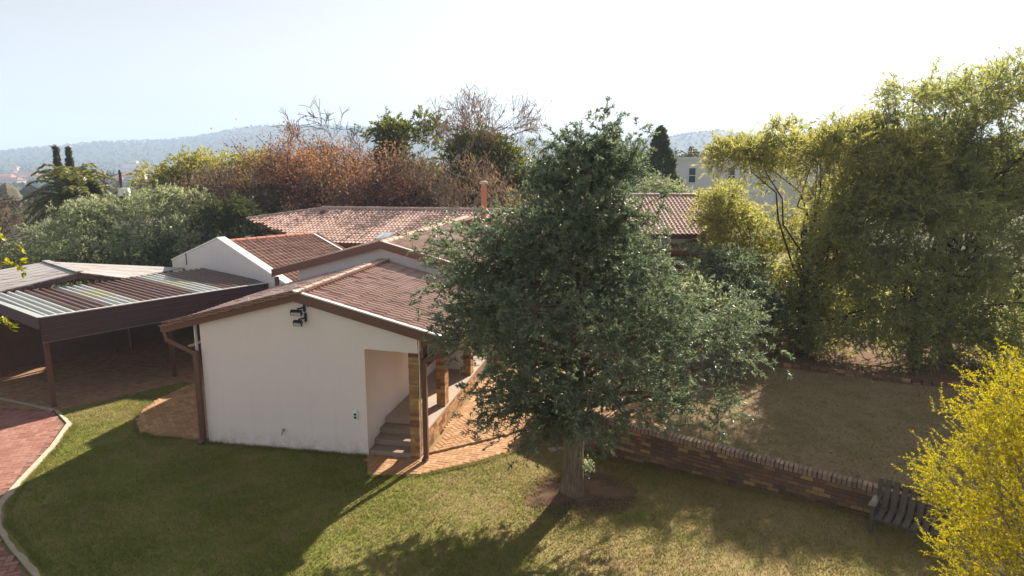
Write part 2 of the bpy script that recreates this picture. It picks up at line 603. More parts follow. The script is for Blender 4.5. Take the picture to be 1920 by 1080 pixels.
RIDGE_U = np.array([-1500, -600, 0, 100, 180, 250, 330, 400, 450, 500, 560, 650, 740, 800, 860, 930, 1000, 1060, 1150, 1250, 1300, 1340, 1400, 1500, 1650, 1800, 2100, 3200])
RIDGE_V = np.array([290, 292, 285, 276, 268, 266, 264, 256, 246, 240, 238, 241, 244, 240, 244, 252, 264, 272, 268, 258, 250, 247, 256, 258, 262, 266, 272, 285])


def terrain_h(x, y):
    r = np.hypot(x, y)
    yy = np.maximum(y, 1.0)
    u = 960 + 1280 * np.clip(x / yy, -3, 3)
    u = np.where(y < 0, np.where(x < 0, -1500, 3200), u)
    ridge = 2.0 + (305 - np.interp(u, RIDGE_U, RIDGE_V)) / 1280 * 2550 / np.sqrt(1 + ((u - 960) / 1280) ** 2)
    left = smooth(1300, 500, u)
    h = -14 * left * smooth(80, 420, r) - 9 * (1 - left) * smooth(90, 300, r)
    # nearer wooded rise on the right
    h += 27 * np.exp(-((u - 1620) / 300.0) ** 2) * smooth(170, 430, r) * smooth(900, 480, r)
    wob = 6 * np.sin(x * 0.011 + 1.3) * np.sin(y * 0.009) + 3 * np.sin(x * 0.031) * np.cos(y * 0.023 + x * 0.01)
    h += wob * smooth(500, 1200, r) * 0.8
    h = h + (ridge - h) * smooth(1150, 2500, r)
    return h


radii = np.concatenate([[0.0], np.geomspace(4, 70, 14), np.geomspace(80, 4300, 74)])
NA = 288
ang = np.linspace(0, 2 * math.pi, NA, endpoint=False)
gx = radii[1:, None] * np.cos(ang)
gy = radii[1:, None] * np.sin(ang)
gz = terrain_h(gx, gy)
V = np.concatenate([[[0, 0, 0]], np.stack([gx, gy, gz], -1).reshape(-1, 3)])
nr = len(radii) - 1
i, j = np.meshgrid(np.arange(nr - 1), np.arange(NA), indexing='ij')
a = 1 + i * NA + j
b = 1 + i * NA + (j + 1) % NA
F = np.stack([a, b + 0, b + NA, a + NA], -1).reshape(-1, 4)[:, ::-1]
F0 = np.array([[0, 1 + k, 1 + (k + 1) % NA, 0] for k in range(NA)])
me = np_mesh('ground', V, F, smooth=True)
import bmesh
bm = bmesh.new()
bm.from_mesh(me)
bm.verts.ensure_lookup_table()
for k in range(NA):
    bm.faces.new((bm.verts[0], bm.verts[1 + k], bm.verts[1 + (k + 1) % NA]))
bmesh.ops.recalc_face_normals(bm, faces=bm.faces)
bm.to_mesh(me)
bm.free()
tag(obj('ground', me, 'lawn'), kind='structure')

# haze: closed box of thin air around everything
HZ = MB().box(-4500, 4500, -4500, 4500, -45, 175)
haze = HZ.build('haze', 'far_wall')
haze.data.materials.clear()
hm = bpy.data.materials.new('haze_air')
hm.use_nodes = True
hm.node_tree.nodes.clear()
ho = hm.node_tree.nodes.new('ShaderNodeOutputMaterial')
hv = hm.node_tree.nodes.new('ShaderNodeVolumePrincipled')
hv.inputs['Color'].default_value = (0.60, 0.76, 1.0, 1)
hv.inputs['Density'].default_value = 0.00046
hv.inputs['Anisotropy'].default_value = 0.0
hm.node_tree.links.new(hv.outputs[0], ho.inputs['Volume'])
haze.data.materials.append(hm)
tag(haze, 'pale haze in the air between the garden and the far hills', 'haze', kind='stuff')

# ------------------------------------------------------------------ tiles
TW, TL, GAUGE = 0.36, 0.345, 0.30


def tile_arrays():
    n = 12
    xs = np.linspace(0, TW, n + 1)
    zs = 0.052 * (0.5 + 0.5 * np.cos(2 * math.pi * xs / (TW / 2))) ** 0.8
    V, F = [], []
    for yy, off in ((0.0, 0.030), (TL, 0.004)):
        for x, z in zip(xs, zs):
            V.append((x, yy, z + off))
    for x, z in zip(xs, zs):
        V.append((x, 0.006, z + 0.030 - 0.024))
    for k in range(n):
        F.append((k, k + 1, n + 1 + k + 1, n + 1 + k))
        F.append((2 * (n + 1) + k, 2 * (n + 1) + k + 1, k + 1, k))
    return np.array(V), np.array(F)


TV, TF = tile_arrays()


def slope_basis(p_eave, u_dir, up_dir):
    """matrix: x along the eave, y up the slope, z normal"""
    x = Vector(u_dir).normalized()
    y = Vector(up_dir).normalized()
    z = x.cross(y).normalized()
    m = Matrix((x, y, z)).transposed().to_4x4()
    m.translation = Vector(p_eave)
    return m


def tile_positions(length, height, poly=None, x0=0.0):
    pos = []
    rows = int(math.ceil(height / GAUGE - 0.15))
    cols = int(math.ceil(length / TW - 0.1))
    for r_ in range(rows):
        for c_ in range(cols):
            x, y = x0 + c_ * TW, r_ * GAUGE
            if poly is None or in_poly([(x + TW / 2, y + GAUGE / 2)], poly)[0]:
                pos.append((x, y))
    return pos


def tiles_single(M, pos, parent, mat):
    me = np_mesh('roof_tile', TV, TF)
    me.materials.append(MATS[mat])
    rot = M.to_euler()
    for x, y in pos:
        p = M @ Vector((x, y, random.uniform(-0.003, 0.003)))
        obj('roof_tile', me, None, parent, p, (rot[0] + random.gauss(0, 0.004), rot[1] + random.gauss(0, 0.004), rot[2] + random.gauss(0, 0.004)))


def tiles_joined(M, pos, parent, mat, name='roof_tiles'):
    n = len(pos)
    P = np.array(pos)
    off = np.concatenate([P, rng.uniform(-0.003, 0.003, (n, 1))], 1)
    V = (TV[None] + off[:, None]).reshape(-1, 3)
    m = np.array(M)
    V = V @ m[:3, :3].T + m[:3, 3]
    F = (TF[None] + (np.arange(n) * len(TV))[:, None, None]).reshape(-1, 4)
    me = np_mesh(name, V, F, np.repeat(rng.random(n), len(TF)))
    return tag(obj(name, me, mat, parent), kind='stuff')


def ridge_caps(p, q, parent, mat, single=True, seg=0.42, r=0.13, name='ridge_tile'):
    p, q = Vector(p), Vector(q)
    d = (q - p)
    Ln = d.length
    d.normalize()
    n = max(1, int(round(Ln / seg)))
    side = d.cross(Vector((0, 0, 1))).normalized()
    up = side.cross(d).normalized()
    big = MB()
    for k in range(n):
        a = p + d * (Ln * k / n)
        b = p + d * (Ln * (k + 1) / n + 0.03)
        mb = MB() if single else big
        i0 = len(mb.v)
        K = 8
        for e, (pt, rr) in enumerate(((a, r * 1.06), (b, r * 0.94))):
            for j in range(K + 1):
                an = math.pi * j / K
                mb.v.append(tuple(pt + side * (math.cos(an) * rr) + up * (math.sin(an) * rr * 0.75 - 0.03)))
        for j in range(K):
            mb.f.append([i0 + j, i0 + j + 1, i0 + K + 1 + j + 1, i0 + K + 1 + j])
        mb.f.append([i0 + j for j in range(K + 1)])
        if single:
            mb.build(name, mat, parent)
    if not single:
        tag(big.build(name + 's', mat, parent), kind='stuff')


# ------------------------------------------------------------------ THE HOUSE
YAW = R(-11)
HA = Vector((-7.16, 15.22, 0))
house = thing('house', 'long white plastered house with brown tiled roofs and a brick pillared side porch', 'house', HA, YAW)


def HW(s, t_, z=0.0):
    return Vector((HA.x + s * math.cos(YAW) - t_ * math.sin(YAW), HA.y + s * math.sin(YAW) + t_ * math.cos(YAW), z))


RS, RZ = 2.47, 3.66           # front ridge (under tiles)
EL, ER, EZ = -0.80, 5.80, 2.80
T1 = 5.1                      # where the front block meets the taller block
PL = 0.52                     # porch floor
k1 = (RZ - EZ) / (RS - EL)


def roof_z(s):
    return RZ - abs(s - RS) * k1


# front gable wall with the porch opening, 0.22 thick
w = MB()
zt = -0.13
w.extr_y([(0, -0.1), (4.0, -0.1), (4.0, roof_z(4.0) + zt), (RS, RZ + zt), (0, roof_z(0) + zt)], 0.0, 0.22)
w.extr_y([(4.0, 2.49), (5.22, 2.45), (5.22, roof_z(5.22) + zt), (4.0, roof_z(4.0) + zt)], 0.0, 0.22)
w.build('front_wall', 'plaster', house)
MB().box(0, 0.22, 0.22, T1, -0.1, roof_z(0) + zt).build('side_wall', 'plaster', house)
MB().box(3.78, 4.0, 0.22, 14.6, -0.1, roof_z(4.0) + zt).build('porch_wall', 'plaster', house)
# porch ceiling and edge beam
MB().hexa([(4.0, 0.22, 3.02), (5.78, 0.22, 2.64), (5.78, T1, 2.64), (4.0, T1, 3.02)],
          [(4.0, 0.22, 3.05), (5.78, 0.22, 2.67), (5.78, T1, 2.67), (4.0, T1, 3.05)]).build('porch_ceiling', 'soffit', house)
MB().box(5.0, 5.2, 0.23, T1, 2.46, 2.62).build('porch_beam', 'fascia', house)

# roof deck of the front block
for nm, s0, s1 in (('roof_slope', EL, RS), ('roof_slope', ER, RS)):
    d = MB()
    z0, z1 = EZ, RZ
    a, b = (s0, s1) if s0 < s1 else (s1, s0)
    za, zb = (z0, z1) if s0 < s1 else (z1, z0)
    d.hexa([(a, -0.12, za - 0.08), (b, -0.12, zb - 0.08), (b, T1, zb - 0.08), (a, T1, za - 0.08)],
           [(a, -0.12, za - 0.01), (b, -0.12, zb - 0.01), (b, T1, zb - 0.01), (a, T1, za - 0.01)])
    deck = d.build(nm, 'soffit', house)
    Ls = math.hypot(RS - EL, RZ - EZ)
    if s0 > s1:
        M = slope_basis((ER + 0.03, -0.10, EZ - 0.01), (0, 1, 0), (-(ER - RS), 0, RZ - EZ))
        tiles_single(M, tile_positions(T1 + 0.1, Ls - 0.02), deck, 'roof_tile')
        tag(deck, 'sunlit tiled slope over the porch')
    else:
        M = slope_basis((EL - 0.03, T1, EZ - 0.01), (0, -1, 0), (RS - EL, 0, RZ - EZ))
        tiles_joined(M, tile_positions(T1 + 0.1, Ls - 0.02), deck, 'roof_tile')
ridge_caps((RS, -0.14, RZ + 0.03), (RS, T1 - 0.02, RZ + 0.03), house, 'ridge_tile')
# barge boards with pale flashing
for s0, z0 in ((EL - 0.04, EZ), (ER + 0.02, EZ)):
    MB().hexa([(min(s0, RS), -0.16, (z0 if s0 < RS else RZ) - 0.14), (max(s0, RS), -0.16, (RZ if s0 < RS else z0) - 0.14),
               (max(s0, RS), -0.13, (RZ if s0 < RS else z0) - 0.14), (min(s0, RS), -0.13, (z0 if s0 < RS else RZ) - 0.14)],
              [(min(s0, RS), -0.16, (z0 if s0 < RS else RZ) + 0.075), (max(s0, RS), -0.16, (RZ if s0 < RS else z0) + 0.075),
               (max(s0, RS), -0.13, (RZ if s0 < RS else z0) + 0.075), (min(s0, RS), -0.13, (z0 if s0 < RS else RZ) + 0.075)]
              ).build('barge_board', 'fascia', house)
    MB().beam((RS, -0.135, RZ + 0.098), (s0, -0.135, z0 + 0.098), 0.09, 0.03).build('flashing', 'white_trim' if s0 > RS else 'fascia', house)
# gutters along both eaves
for sg, s0 in ((-1, EL - 0.06), (1, ER + 0.07)):
    gmb = MB()
    gmb.box(s0 - 0.055, s0 + 0.055, -0.14, T1, EZ - 0.12, EZ - 0.105)
    gmb.box(s0 - 0.055, s0 - 0.045, -0.14, T1, EZ - 0.105, EZ - 0.015)
    gmb.box(s0 + 0.045, s0 + 0.055, -0.14, T1, EZ - 0.105, EZ - 0.015)
    gmb.box(s0 - 0.045, s0 + 0.045, -0.14, -0.13, EZ - 0.105, EZ - 0.015)
    gmb.build('gutter', 'fascia', house)
# downpipes
dp = MB()
dp.beam((-0.84, -0.07, 2.68), (-0.80, -0.07, 2.46), 0.085, 0.10, (0, 1, 0))
dp.beam((-0.82, -0.07, 2.49), (-0.10, -0.08, 2.20), 0.10, 0.085, (0, 1, 0))
dp.beam((-0.09, -0.08, 2.25), (-0.09, -0.08, 0.06), 0.12, 0.09, (0, 1, 0))
dp.beam((-0.09, -0.07, 0.08), (-0.09, -0.22, 0.03), 0.10, 0.08)
dp.build('downpipe', 'brown_pipe', house)
MB().box(-0.17, -0.145, 0.02, 0.10, 0.06, 2.85).build('corner_strip', 'white_trim', house)
dp = MB()
dp.beam((5.92, -0.05, 2.66), (5.92, -0.05, 2.50), 0.09, 0.09, (0, 1, 0))
dp.beam((5.95, -0.05, 2.53), (5.36, -0.05, 2.30), 0.09, 0.09, (0, 1, 0))
dp.beam((5.38, -0.05, 2.36), (5.38, -0.05, 0.10), 0.10, 0.09, (0, 1, 0))
dp.beam((5.38, -0.04, 0.12), (5.36, -0.16, 0.05), 0.10, 0.09)
dp.build('downpipe', 'brown_pipe', house)
MB().tube([(5.262, -0.03, 2.75), (5.262, -0.03, 0.32), (5.255, -0.05, 0.22), (5.24, -0.07, 0.06)], 0.014, 6).build('cable_pipe', 'white_trim', house)

# porch floor, steps, brick base, columns
MB().box(4.0, 5.11, 1.05, 9.5, 0.0, PL).build('porch_floor', 'porch_floor', house)
MB().box(5.0, 5.11, 0.34, 1.05, 0.0, PL - 0.003).build('porch_floor', 'porch_floor', house)
MB().box(5.113, 5.24, 0.335, 9.5, PL - 0.04, PL + 0.006).build('porch_edging', 'porch_floor', house)
for k in range(4):
    z1 = PL * (k + 1) / 4 - 0.004 * (k == 3)
    MB().box(4.003, 4.997, 0.02 + k * 0.345, 1.05 + 0.25, 0.0 if k == 0 else PL * k / 4 - 0.03, z1).build('step', 'step_concrete', house)

bk = box_mesh('brick', 0.222, 0.106, 0.073, 'face_brick')


def column(s0, t0, z0, z1, single=True, bottom_extra=0):
    core = MB().box(s0 + 0.006, s0 + 0.216, t0 + 0.006, t0 + 0.325, z0, z1).build('column', 'mortar', house)
    n = int((z1 - z0) / 0.084)
    step = (z1 - z0) / n
    items = []
    for c_ in range(n):
        zc = z0 + (c_ + 0.5) * step
        if c_ % 2 == 0:
            lay = [(0.111, 0.054, 0), (0.111, 0.166, 0), (0.111, 0.278, 0)]
        else:
            lay = [(0.053, 0.111, math.pi / 2), (0.169, 0.111, math.pi / 2), (0.111, 0.278, 0)]
        for dx, dy, rz in lay:
            items.append((s0 + dx, t0 + dy, zc, rz))
    if single:
        for x, y, z, rz in items:
            obj('brick', bk, None, core, (x + random.gauss(0, 0.0015), y + random.gauss(0, 0.0015), z), (0, 0, rz))
    else:
        tag(obj('bricks', joined_boxes('bricks', [(x, y, z, rz, 0.222, 0.106, 0.073) for x, y, z, rz in items], 'face_brick'), None, core), kind='stuff')


column(4.998, 0.0, 0.0, 2.445)
column(4.99, 2.0, PL + 0.008, 2.46)
column(4.99, 4.55, PL + 0.008, 2.46, False)
base_wall = MB().box(5.115, 5.21, 0.335, 9.5, 0.0, PL - 0.045).build('porch_base', 'mortar', house)
for c_ in range(6):
    z = 0.036 + c_ * 0.080
    y = 0.335 + (0.055 if c_ % 2 else 0.111)
    while y < 5.2:
        obj('brick', bk, None, base_wall, (5.165 + random.gauss(0, 0.002), y, z), (0, 0, math.pi / 2))
        y += 0.232
# porch window with deep brown sill, door beyond
wn_ = MB()
for (y0, y1, z0, z1) in ((3.75, 3.81, 1.05, 2.15), (4.89, 4.95, 1.05, 2.15), (3.81, 4.89, 1.05, 1.11), (3.81, 4.89, 2.09, 2.15), (4.32, 4.38, 1.11, 2.09)):
    wn_.box(4.0, 4.045, y0, y1, z0, z1)
win = wn_.build('window', 'timber_pale', house)
for y0, y1 in ((3.81, 4.32), (4.38, 4.89)):
    MB().box(4.002, 4.018, y0, y1, 1.11, 2.09).build('pane', 'window_glass', win)
MB().box(4.0, 4.20, 3.68, 5.02, 0.97, 1.04).build('sill', 'fascia', win)
# open pale window sashes on the far side wall
sash = MB()
sash.beam((-0.02, 0.75, 2.45), (-0.62, 0.35, 2.20), 0.05, 0.05)
sash.beam((-0.02, 1.45, 2.45), (-0.62, 1.05, 2.20), 0.05, 0.05)
sash.beam((-0.62, 0.32, 2.20), (-0.62, 1.08, 2.20), 0.05, 0.05)
sash.build('window_sash', 'timber_pale', house)

# --- taller block behind
T2 = T1
G2Z, G2E = 4.20, 3.26
g2l, g2r = -1.02, 5.95
w = MB()
w.extr_y([(-0.22, -0.1), (5.1, -0.1), (5.1, 3.35), (2.47, 4.08), (-0.22, 3.36)], T2, T2 + 0.22)
w.build('rear_gable_wall', 'grey_plaster', house)
MB().box(-0.22, 0.0, T2 + 0.22, 13.5, 0, 3.3).build('side_wall', 'grey_plaster', house)
for s0, z0 in ((g2l, G2E), (g2r, G2E)):
    a, b = min(s0, 2.47), max(s0, 2.47)
    za, zb = (z0, G2Z) if s0 < 2.47 else (G2Z, z0)
    deck = MB().hexa([(a, T2 - 0.15, za - 0.08), (b, T2 - 0.15, zb - 0.08), (b, 14.8, zb - 0.08), (a, 14.8, za - 0.08)],
                     [(a, T2 - 0.15, za - 0.01), (b, T2 - 0.15, zb - 0.01), (b, 14.8, zb - 0.01), (a, 14.8, za - 0.01)]).build('roof_slope', 'soffit', house)
    Ls = math.hypot(2.47 - s0, G2Z - z0)
    if s0 > 2.47:
        M = slope_basis((g2r + 0.03, T2 - 0.13, z0 - 0.01), (0, 1, 0), (2.47 - s0, 0, G2Z - z0))
    else:
        M = slope_basis((g2l - 0.03, 14.8, z0 - 0.01), (0, -1, 0), (2.47 - s0, 0, G2Z - z0))
    tiles_joined(M, tile_positions(14.8 - T2, Ls - 0.02), deck, 'roof_tile')
    MB().hexa([(a, T2 - 0.19, za - 0.14), (b, T2 - 0.19, zb - 0.14), (b, T2 - 0.16, zb - 0.14), (a, T2 - 0.16, za - 0.14)],
              [(a, T2 - 0.19, za + 0.075), (b, T2 - 0.19, zb + 0.075), (b, T2 - 0.16, zb + 0.075), (a, T2 - 0.16, za + 0.075)]
              ).build('barge_board', 'fascia', house)
    MB().beam((2.47, T2 - 0.17, G2Z + 0.088), (s0, T2 - 0.17, z0 + 0.088), 0.06, 0.02).build('flashing', 'white_trim' if s0 > 2.47 else 'steel', house)
ridge_caps((2.47, T2 - 0.17, G2Z + 0.035), (2.47, 14.6, G2Z + 0.035), house, 'ridge_tile', single=False)
MB().box(-0.96, -0.86, T2 - 0.14, T2 - 0.05, 0.0, 3.12).build('downpipe', 'brown_pipe', house)

# --- third gable with the flue
T3, G3S, G3Z = 12.0, 3.82, 4.42
w = MB()
w.extr_y([(1.2, 2.0), (7.4, 2.0), (7.4, 3.42), (G3S, 4.30), (1.2, 3.6)], T3 + 0.1, T3 + 0.3)
w.build('rear_gable_wall', 'grey_plaster', house)
for s0, z0 in ((1.0, 3.68), (7.6, 3.42)):
    a, b = min(s0, G3S), max(s0, G3S)
    za, zb = (z0, G3Z) if s0 < G3S else (G3Z, z0)
    deck = MB().hexa([(a, T3 - 0.05, za - 0.08), (b, T3 - 0.05, zb - 0.08), (b, T3 + 2.0, zb - 0.08 - 0.35), (a, T3 + 2.0, za - 0.08 - 0.35)],
                     [(a, T3 - 0.05, za), (b, T3 - 0.05, zb), (b, T3 + 2.0, zb - 0.35), (a, T3 + 2.0, za - 0.35)]).build('roof_slope', 'roof_tile', house)
    MB().hexa([(a, T3 - 0.09, za - 0.16), (b, T3 - 0.09, zb - 0.16), (b, T3 - 0.06, zb - 0.16), (a, T3 - 0.06, za - 0.16)],
              [(a, T3 - 0.09, za + 0.06), (b, T3 - 0.09, zb + 0.06), (b, T3 - 0.06, zb + 0.06), (a, T3 - 0.06, za + 0.06)]
              ).build('barge_board', 'fascia', house)
fl = MB()
fl.tube([(G3S - 0.02, T3 + 0.25, 4.2), (G3S - 0.02, T3 + 0.25, 5.62)], 0.10, 14)
flue = fl.build('flue_pipe', 'terracotta', house, smooth=False)
cp = MB()
cp.tube([(G3S - 0.02, T3 + 0.25, 5.62), (G3S - 0.02, T3 + 0.25, 5.70)], 0.075, 12)
cp.tube([(G3S - 0.02, T3 + 0.25, 5.69), (G3S - 0.02, T3 + 0.25, 5.73), (G3S - 0.02, T3 + 0.25, 5.78), (G3S - 0.02, T3 + 0.25, 5.82)], [0.13, 0.17, 0.15, 0.05], 14)
cp.build('flue_cap', 'cement', flue)

# --- long wing across the back: near slope with a skewed end
LT0, LZ0, LT1, LZ1 = 14.3, 3.0, 19.0, 4.2
ks = (LZ1 - LZ0) / (LT1 - LT0)
Ls = math.hypot(LT1 - LT0, LZ1 - LZ0)
M = slope_basis((-12.0, LT0, LZ0), (1, 0, 0), (0, LT1 - LT0, LZ1 - LZ0))
poly_long = [(-6.25, LT1), (-9.4, 17.25), (-4.6, LT0), (13.0, LT0), (13.0, LT1)]   # s, t


def lz(t_):
    return LZ0 + (t_ - LT0) * ks


deck = MB()
deck.poly([(s, tt, lz(tt) - 0.012) for s, tt in poly_long])
deck.poly([(s, tt, lz(tt) - 0.10) for s, tt in poly_long][::-1])
deck = deck.build('roof_slope', 'soffit', house)
lp_ = [(s + 12.0, (tt - LT0) / (LT1 - LT0) * Ls) for s, tt in poly_long]
tiles_joined(M, tile_positions(25.0, Ls, lp_), deck, 'roof_tile_pale')
MB().poly([(-6.25, LT1, LZ1), (13, LT1, LZ1), (13, LT1 + 5, LZ0), (-9.0, LT1 + 4.2, LZ0)]).build('roof_slope', 'roof_tile', house)
ridge_caps((-6.3, LT1, LZ1 + 0.05), (13.0, LT1, LZ1 + 0.05), house, 'roof_tile', single=False, r=0.15)
ridge_caps((-6.2, 18.98, lz(18.98) + 0.03), (-9.45, 17.22, lz(17.22) + 0.03), house, 'roof_tile', single=False, r=0.14, name='hip_tile')
for (sa, ta), (sb, tb) in ((poly_long[0], poly_long[1]), (poly_long[1], poly_long[2]), (poly_long[2], poly_long[3])):
    MB().beam((sa, ta, lz(ta) - 0.045), (sb, tb, lz(tb) - 0.045), 0.05, 0.17).build('barge_board', 'fascia', house)
MB().box(-4.2, 12.8, 15.0, 15.2, 0, 3.02).build('wing_wall', 'wall_dark', house)
MB().prism([(-8.6, 17.3), (-4.3, 15.0), (-4.2, 15.2), (-8.4, 17.6)], 0, 3.0).build('wing_wall', 'wall_dark', house)
Mz = M
MB().hexa([(-1.7, 14.75, lz(14.75) + 0.02), (-1.1, 14.75, lz(14.75) + 0.02), (-1.1, 15.5, lz(15.5) + 0.02), (-1.7, 15.5, lz(15.5) + 0.02)],
          [(-1.7, 14.75, lz(14.75) + 0.11), (-1.1, 14.75, lz(14.75) + 0.11), (-1.1, 15.5, lz(15.5) + 0.11), (-1.7, 15.5, lz(15.5) + 0.11)]).build('skylight', 'skylight_glass', house)
MB().hexa([(-6.0, 18.0, lz(18.0) + 0.02), (-5.75, 18.0, lz(18.0) + 0.02), (-5.75, 18.35, lz(18.35) + 0.02), (-6.0, 18.35, lz(18.35) + 0.02)],
          [(-5.95, 18.05, lz(18.0) + 0.16), (-5.8, 18.05, lz(18.0) + 0.16), (-5.8, 18.3, lz(18.35) + 0.16), (-5.95, 18.3, lz(18.35) + 0.16)]).build('roof_vent', 'carport_metal', house)
MB().tube([(-5.2, 18.55, lz(18.55) + 0.07), (-5.55, 18.15, lz(18.15) + 0.07)], 0.035, 6).build('vent_pipe', 'white_trim', house)

# --- right hand wing seen beyond the tree
wing = thing('house_wing', 'tiled roof wing of the house showing between the tall tree and the feathery tree', 'house', (0, 0, 0))
WY1, WZ1, WY0, WZ0 = 32.0, 4.98, 27.2, 3.66
Ls = math.hypot(WY1 - WY0, WZ1 - WZ0)
M = slope_basis((2.5, WY0, WZ0), (1, 0, 0), (0, WY1 - WY0, WZ1 - WZ0))
wp = [(2.5, WY0), (7.1, WY0), (9.3, 28.4), (10.4, WY1), (2.5, WY1)]
wz = lambda y: WZ0 + (y - WY0) / (WY1 - WY0) * (WZ1 - WZ0)
deck = MB()
deck.poly([(x, y, wz(y) - 0.012) for x, y in wp])
deck.poly([(x, y, wz(y) - 0.1) for x, y in wp][::-1])
deck = deck.build('roof_slope', 'soffit', wing)
tiles_joined(M, tile_positions(8.2, Ls, [(x - 2.5, (y - WY0) / (WY1 - WY0) * Ls) for x, y in wp]), deck, 'roof_tile_pale')
ridge_caps((2.5, WY1, WZ1 + 0.05), (10.4, WY1, WZ1 + 0.05), wing, 'roof_tile', single=False, r=0.15)
for (xa, ya), (xb, yb) in ((wp[0], wp[1]), (wp[1], wp[2]), (wp[2], wp[3])):
    MB().beam((xa, ya, wz(ya) - 0.06), (xb, yb, wz(yb) - 0.06), 0.05, 0.2).build('barge_board', 'carport_metal', wing)
MB().prism([(2.5, 27.9), (7.0, 27.9), (9.0, 29.0), (9.9, 31.8), (2.5, 31.8)], 0, 3.6).build('wall', 'white_plaster', wing)

# ------------------------------------------------------------------ GARAGE with parapet gable
GA = Vector((-8.1, 22.55, 0))
garage = thing('garage', 'white garage with parapet gable and red tiled roof beside the carport', 'garage', GA, R(50))
AP, APZ = 3.4, 3.62
GE, GEZ = -0.95, 2.42
GL, GLZ = 7.3, 2.50
gk = (APZ - GEZ) / (AP - GE)
out = [(GE, 0.0), (GL, 0.0), (GL, GLZ + 0.12), (AP, APZ + 0.16), (GE, GEZ + 0.16)]
MB().extr_x(out, 0.0, 0.24).build('gable_wall', 'grey_plaster', garage)
cp = MB()
cp.hexa([(-0.03, GE - 0.02, GEZ + 0.16), (0.28, GE - 0.02, GEZ + 0.16), (0.28, AP, APZ + 0.165), (-0.03, AP, APZ + 0.165)],
        [(-0.03, GE - 0.02, GEZ + 0.215), (0.28, GE - 0.02, GEZ + 0.215), (0.28, AP, APZ + 0.22), (-0.03, AP, APZ + 0.22)])
cp.hexa([(-0.03, AP, APZ + 0.165), (0.28, AP, APZ + 0.165), (0.28, GL + 0.02, GLZ + 0.125), (-0.03, GL + 0.02, GLZ + 0.125)],
        [(-0.03, AP, APZ + 0.22), (0.28, AP, APZ + 0.22), (0.28, GL + 0.02, GLZ + 0.18), (-0.03, GL + 0.02, GLZ + 0.18)])
cp.build('coping', 'white_plaster', garage)
Ls = math.hypot(AP - GE, APZ - GEZ)
deck = MB().hexa([(0.24, GE, GEZ - 0.08), (4.0, GE, GEZ - 0.08), (4.0, AP, APZ - 0.08), (0.24, AP, APZ - 0.08)],
                 [(0.24, GE, GEZ - 0.01), (4.0, GE, GEZ - 0.01), (4.0, AP, APZ - 0.01), (0.24, AP, APZ - 0.01)]).build('roof_slope', 'soffit', garage)
M = slope_basis((0.26, GE, GEZ - 0.01), (1, 0, 0), (0, AP - GE, APZ - GEZ))
tiles_single(M, [p for p in tile_positions(3.7, Ls - 0.02)], deck, 'roof_tile_red')
MB().poly([(0.24, AP, APZ), (4.0, AP, APZ), (4.0, GL, GLZ - 0.1), (0.24, GL, GLZ - 0.1)]).build('roof_slope', 'roof_tile_red', garage)
ridge_caps((0.26, AP, APZ + 0.04), (4.0, AP, APZ + 0.04), garage, 'terracotta', single=True)
MB().beam((3.99, AP, APZ + 0.07), (3.99, GE, GEZ + 0.07), 0.08, 0.03).build('flashing', 'white_trim', garage)
MB().box(0.24, 3.95, GL - 0.2, GL, 0, GLZ - 0.12).build('side_wall', 'grey_plaster', garage)
MB().extr_x([(GE, 0), (GL, 0), (GL, GLZ - 0.2), (AP, APZ - 0.12), (GE, GEZ - 0.12)], 3.72, 3.95).build('rear_wall', 'wall_dark', garage)
MB().tube([(-0.02, 6.0, 2.58), (-0.02, 6.0, 2.95), (-0.02, 6.0, 3.05)], 0.018, 5).build('vent_pipe', 'black_metal', garage)

# ------------------------------------------------------------------ CARPORT
CA = Vector((-12.34, 17.42, 0))
carport = thing('carport', 'open carport with ribbed brown and clear roof sheets and dark boarded fascia', 'carport', CA, R(52))
CL_, CD, CZ = 6.75, 4.45, 2.47
pitch = 0.211
nsheet = 8
ribs_per = 4
x = 0.02
kinds = ['sheet_clear', 'sheet_brown', 'sheet_clear', 'sheet_brown', 'sheet_brown', 'sheet_clear', 'sheet_brown', 'sheet_brown']
for sidx in range(nsheet):
    def prof(x0, nrib):
        pr_ = []
        for r_ in range(nrib):
            b0 = x0 + r_ * pitch
            pr_ += [(b0, 0.0), (b0 + 0.105, 0.0), (b0 + 0.125, 0.055), (b0 + 0.185, 0.055), (b0 + pitch, 0.0)]
        return pr_
    pf = prof(x, ribs_per)
    strips = [(0.0, CD, kinds[sidx])]
    if kinds[sidx] == 'sheet_clear' and sidx > 0:
        strips = [(0.0, 1.55, 'sheet_clear'), (1.55, 2.9, 'sheet_yellow'), (2.9, CD, 'sheet_clear')]
    for q, (y0, y1, mk) in enumerate(strips):
        mb = MB()
        for a_, b_ in zip(pf[:-1], pf[1:]):
            if abs(a_[0] - b_[0]) < 1e-6:
                continue
            za = lambda y: CZ + 0.02 + 0.012 * y + (0.003 if q == 1 else 0)
            mb.poly([(a_[0], y0, za(y0) + a_[1]), (b_[0], y0, za(y0) + b_[1]), (b_[0], y1 + 0.02, za(y1) + b_[1]), (a_[0], y1 + 0.02, za(y1) + a_[1])])
        mb.build('roof_sheet', mk, carport)
    x += ribs_per * pitch
MB().box(-0.03, CL_, -0.07, -0.005, CZ + 0.045, CZ + 0.075).build('roof_trim', 'white_trim', carport)
for k in range(4):
    z1 = CZ + 0.042 - k * 0.163
    MB().hexa([(-0.02, -0.05, z1 - 0.155), (CL_, -0.05, z1 - 0.155), (CL_, -0.005, z1 - 0.155), (-0.02, -0.005, z1 - 0.155)],
              [(-0.02, -0.035, z1), (CL_, -0.035, z1), (CL_, -0.005, z1), (-0.02, -0.005, z1)]).build('fascia_board', 'carport_metal', carport)
